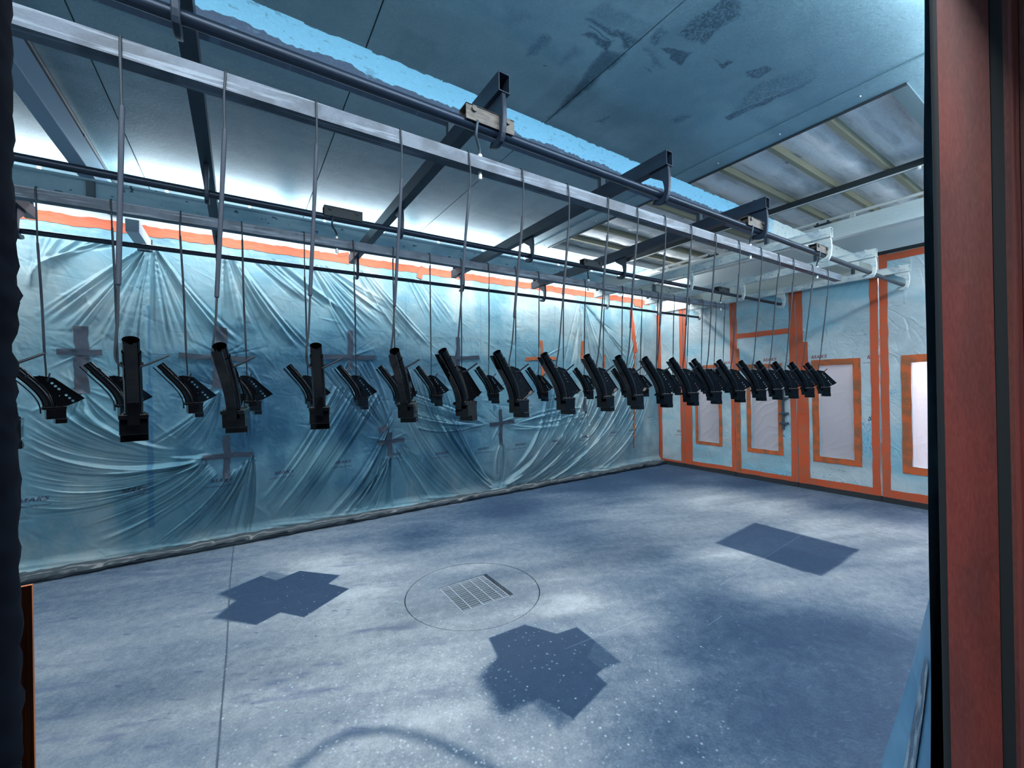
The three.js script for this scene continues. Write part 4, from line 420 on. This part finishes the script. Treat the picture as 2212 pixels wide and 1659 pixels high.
// ------------------------------------------------------------------ doorway: dark left edge, red right jamb, billowing sheet
{ const fuzz = phy({ color: lin(.004, .007, .014), roughness: 1, specularIntensity: .15, bumpMap: rep(grain, 1, 6), bumpScale: .004 }); const t = structure('trim_3', 'dark fuzzy seal on the near edge of the doorway'); const n = 900, m = 10, p = [], ix = []; for (let i = 0; i <= n; i++) for (let k = 0; k <= m; k++) { const y = 2.1 * i / n, a = k / m * Math.PI, e = .0009 * (fbm(y * 60, k * .8, 3) - .5) + .0012 * (vn(y * 420, k) - .5) + .0006 * Math.exp(-(((y - 1.5225) / .003) ** 2)); const r = .014 + e; p.push(-.0580 + r * Math.sin(a) , y, RZ + .005 - (.012 + e) * Math.cos(a)); if (i < n && k < m) { const q = i * (m + 1) + k; ix.push(q, q + m + 2, q + 1, q, q + m + 1, q + m + 2); } } const g = new THREE.BufferGeometry(); g.setAttribute('position', new THREE.Float32BufferAttribute(p, 3)); g.setIndex(ix); g.computeVertexNormals(); fuzz.side = THREE.DoubleSide; mesh('brush_seal', g, fuzz, t); mesh('jamb', box(-.2, -.0585, 0, 2.1, RZ - .004, .05), fuzz, t);
  { const q = onZ(63, 1250, RZ - .012); mesh('tape_scrap', box(q[0] - .002, q[0] + .0003, 1.3, 1.449, RZ - .0135, RZ - .0125), std({ map: tapeTex([190, 112, 64], [130, 78, 54], .25), roughness: .8 }), t); }
  const j = structure('trim_4', 'red-taped jamb on the far edge of the doorway'), redA = std({ map: tapeTex([132, 58, 50], [112, 54, 50], .25), roughness: .5 }), redB = std({ map: tapeTex([112, 58, 48], [92, 44, 40], .25), roughness: .55 }), blk = std({ color: lin(.012, .016, .02), roughness: .7 });
  const X0 = .80; mesh('post', rbox(X0, .93, 0, 2.1, RZ - .006, .02, .006, 3), blk, j); const strip = (z0, z1, mat, off, nm, bow) => { const n = 60, m = 8, p = [], uv = [], ix = []; for (let i = 0; i <= n; i++) for (let k = 0; k <= m; k++) { const y = 2.1 * i / n, v = k / m; p.push(X0 - off - bow * Math.sin(Math.PI * v) - .0012 * (fbm(y * 5, v * 3 + off * 999, 3) - .5), y, mix(z0, z1, v) + .0012 * (fbm(y * 3, off * 500, 2) - .5)); uv.push(v * .2, y * .8); if (i < n && k < m) { const q = i * (m + 1) + k; ix.push(q, q + 1, q + m + 2, q, q + m + 2, q + m + 1); } } const g = new THREE.BufferGeometry(); g.setAttribute('position', new THREE.Float32BufferAttribute(p, 3)); g.setAttribute('uv', new THREE.Float32BufferAttribute(uv, 2)); g.setIndex(ix); g.computeVertexNormals(); mat.side = THREE.DoubleSide; mesh(nm, g, mat, j); };
  strip(-.1475, -.1015, redA, .0012, 'red_tape', .0016); strip(-.0905, -.03, redB, .0012, 'red_tape', .002); strip(-.086, -.078, redA, .004, 'tape_lip', .001);
  // film hanging on the doorway wall beyond the jamb
  const c = thing('wall_sheet', 'blue film billowing from the doorway wall beside the red jamb', 'plastic sheet', [0, 0, 0]); const nx = 160, ny = 130, q = [], uv2 = [], ii = []; const bz = (x, y) => { const d = clamp((1.36 - y) / 1.36), a = .27 * Math.pow(d, 1.12) * sm(.80, 1.0, x) * (1 - .45 * sm(1.6, 3.5, x)); return RZ - .012 - a - .02 * (fbm(x * 6 + y * .8, y * 1.2, 3) - .4) * sm(2.9, 1.6, y) - .014 * Math.abs(Math.sin(x * 24 + 3 * vn(x * 3, y * 2) + y * 2.5)) * d; };
  for (let i = 0; i <= nx; i++) for (let k = 0; k <= ny; k++) { const u = i / nx, x = mix(.815, XB - .02, u * u * .75 + u * .25), y = .004 + 2.9 * k / ny; q.push(x, y, bz(x, y)); uv2.push((x - FX0) / (FX1 - FX0), y / FY1); if (i < nx && k < ny) { const b = i * (ny + 1) + k; ii.push(b, b + 1, b + ny + 2, b, b + ny + 2, b + ny + 1); } } const gg = new THREE.BufferGeometry(); gg.setAttribute('position', new THREE.Float32BufferAttribute(q, 3)); gg.setAttribute('uv', new THREE.Float32BufferAttribute(uv2, 2)); gg.setIndex(ii); gg.computeVertexNormals();
  const blueFilm = phy({ map: tapeTex([118, 170, 204], [80, 136, 176], .3), roughness: .35, bumpMap: rep(crease, 8, 3), bumpScale: .004, side: THREE.DoubleSide }); mesh('film', gg, blueFilm, c);
  { const n = 50, p = [], u = [], ix = []; for (let i = 0; i <= n; i++) for (let k = 0; k <= 4; k++) { const y = mix(.35, 1.06, i / n), w = .015, x0 = mix(.945, .885, i / n), x = x0 + (k / 4 - .5) * w * 2; p.push(x, y, bz(x, y) - .003); u.push(k / 4 * .4, y * 2); if (i < n && k < 4) { const b = i * 5 + k; ix.push(b, b + 1, b + 6, b, b + 6, b + 5); } } const g2 = new THREE.BufferGeometry(); g2.setAttribute('position', new THREE.Float32BufferAttribute(p, 3)); g2.setAttribute('uv', new THREE.Float32BufferAttribute(u, 2)); g2.setIndex(ix); g2.computeVertexNormals(); const cm = phy({ map: tapeTex([168, 190, 206], [92, 120, 146], .12), roughness: .25, bumpMap: rep(crease, 4, 4), bumpScale: .006, side: THREE.DoubleSide }); mesh('clear_tape', g2, cm, c).userData.label = 'scuffed clear tape strip'; } }

// ------------------------------------------------------------------ lamps above the walls
const lampHouse = std({ color: lin(.8, .82, .82), roughness: .4 }), lampGlow = std({ color: 0xffffff, emissive: lin(.92, .97, 1), emissiveIntensity: 2.2 });
function lamp(label, x, z, w, d, down, upw, group) { const t = thing('batten_lamp', label, 'lamp', [x, 3.13, z], group); mesh('housing', box(-w / 2 - .01, w / 2 + .01, .0, .02, -d / 2 - .005, d / 2 + .005), lampHouse, t); mesh('diffuser', box(-w / 2, w / 2, -.02, -.001, -d / 2, d / 2), lampGlow, t); mesh('top_diffuser', box(-w / 2, w / 2, .021, .03, -d / 2, d / 2), lampGlow, t); for (const dx of [-.3, .3]) mesh('bracket', box(dx - .01, dx + .01, .02, CY - 3.13 - .014, -.006, .006), lampHouse, t);
  const L = new THREE.RectAreaLight(COOL, down, w, d); L.position.set(0, -.024, 0); L.rotation.x = -Math.PI / 2; L.name = 'batten_light'; t.add(L); const U = new THREE.RectAreaLight(COOL, upw, w, d); U.position.set(0, .034, 0); U.rotation.x = Math.PI / 2; U.name = 'batten_uplight'; t.add(U); }
const lampX = [[-1.55, 1.08], [-.2, 1.1], [1.05, 1.1], [2.3, 1.1], [3.55, 1.1], [4.8, 1.1], [6.02, .8]];
lampX.forEach(([x, w], k) => { lamp(`white batten lamp above the plastic sheet, ${ORD[6 - k]} from the doors`, x, -4.58, w, .12, LAMP_DOWN, LAMP_UP, 'batten lamps over the left wall'); lamp(`white batten lamp above the doorway wall, ${ORD[6 - k]} from the doors`, x, -.325, w, .25, LAMP_RIGHT, LAMP_RIGHT_UP, 'batten lamps over the doorway wall'); });
shade(scene);
renderer.render(scene, camera);
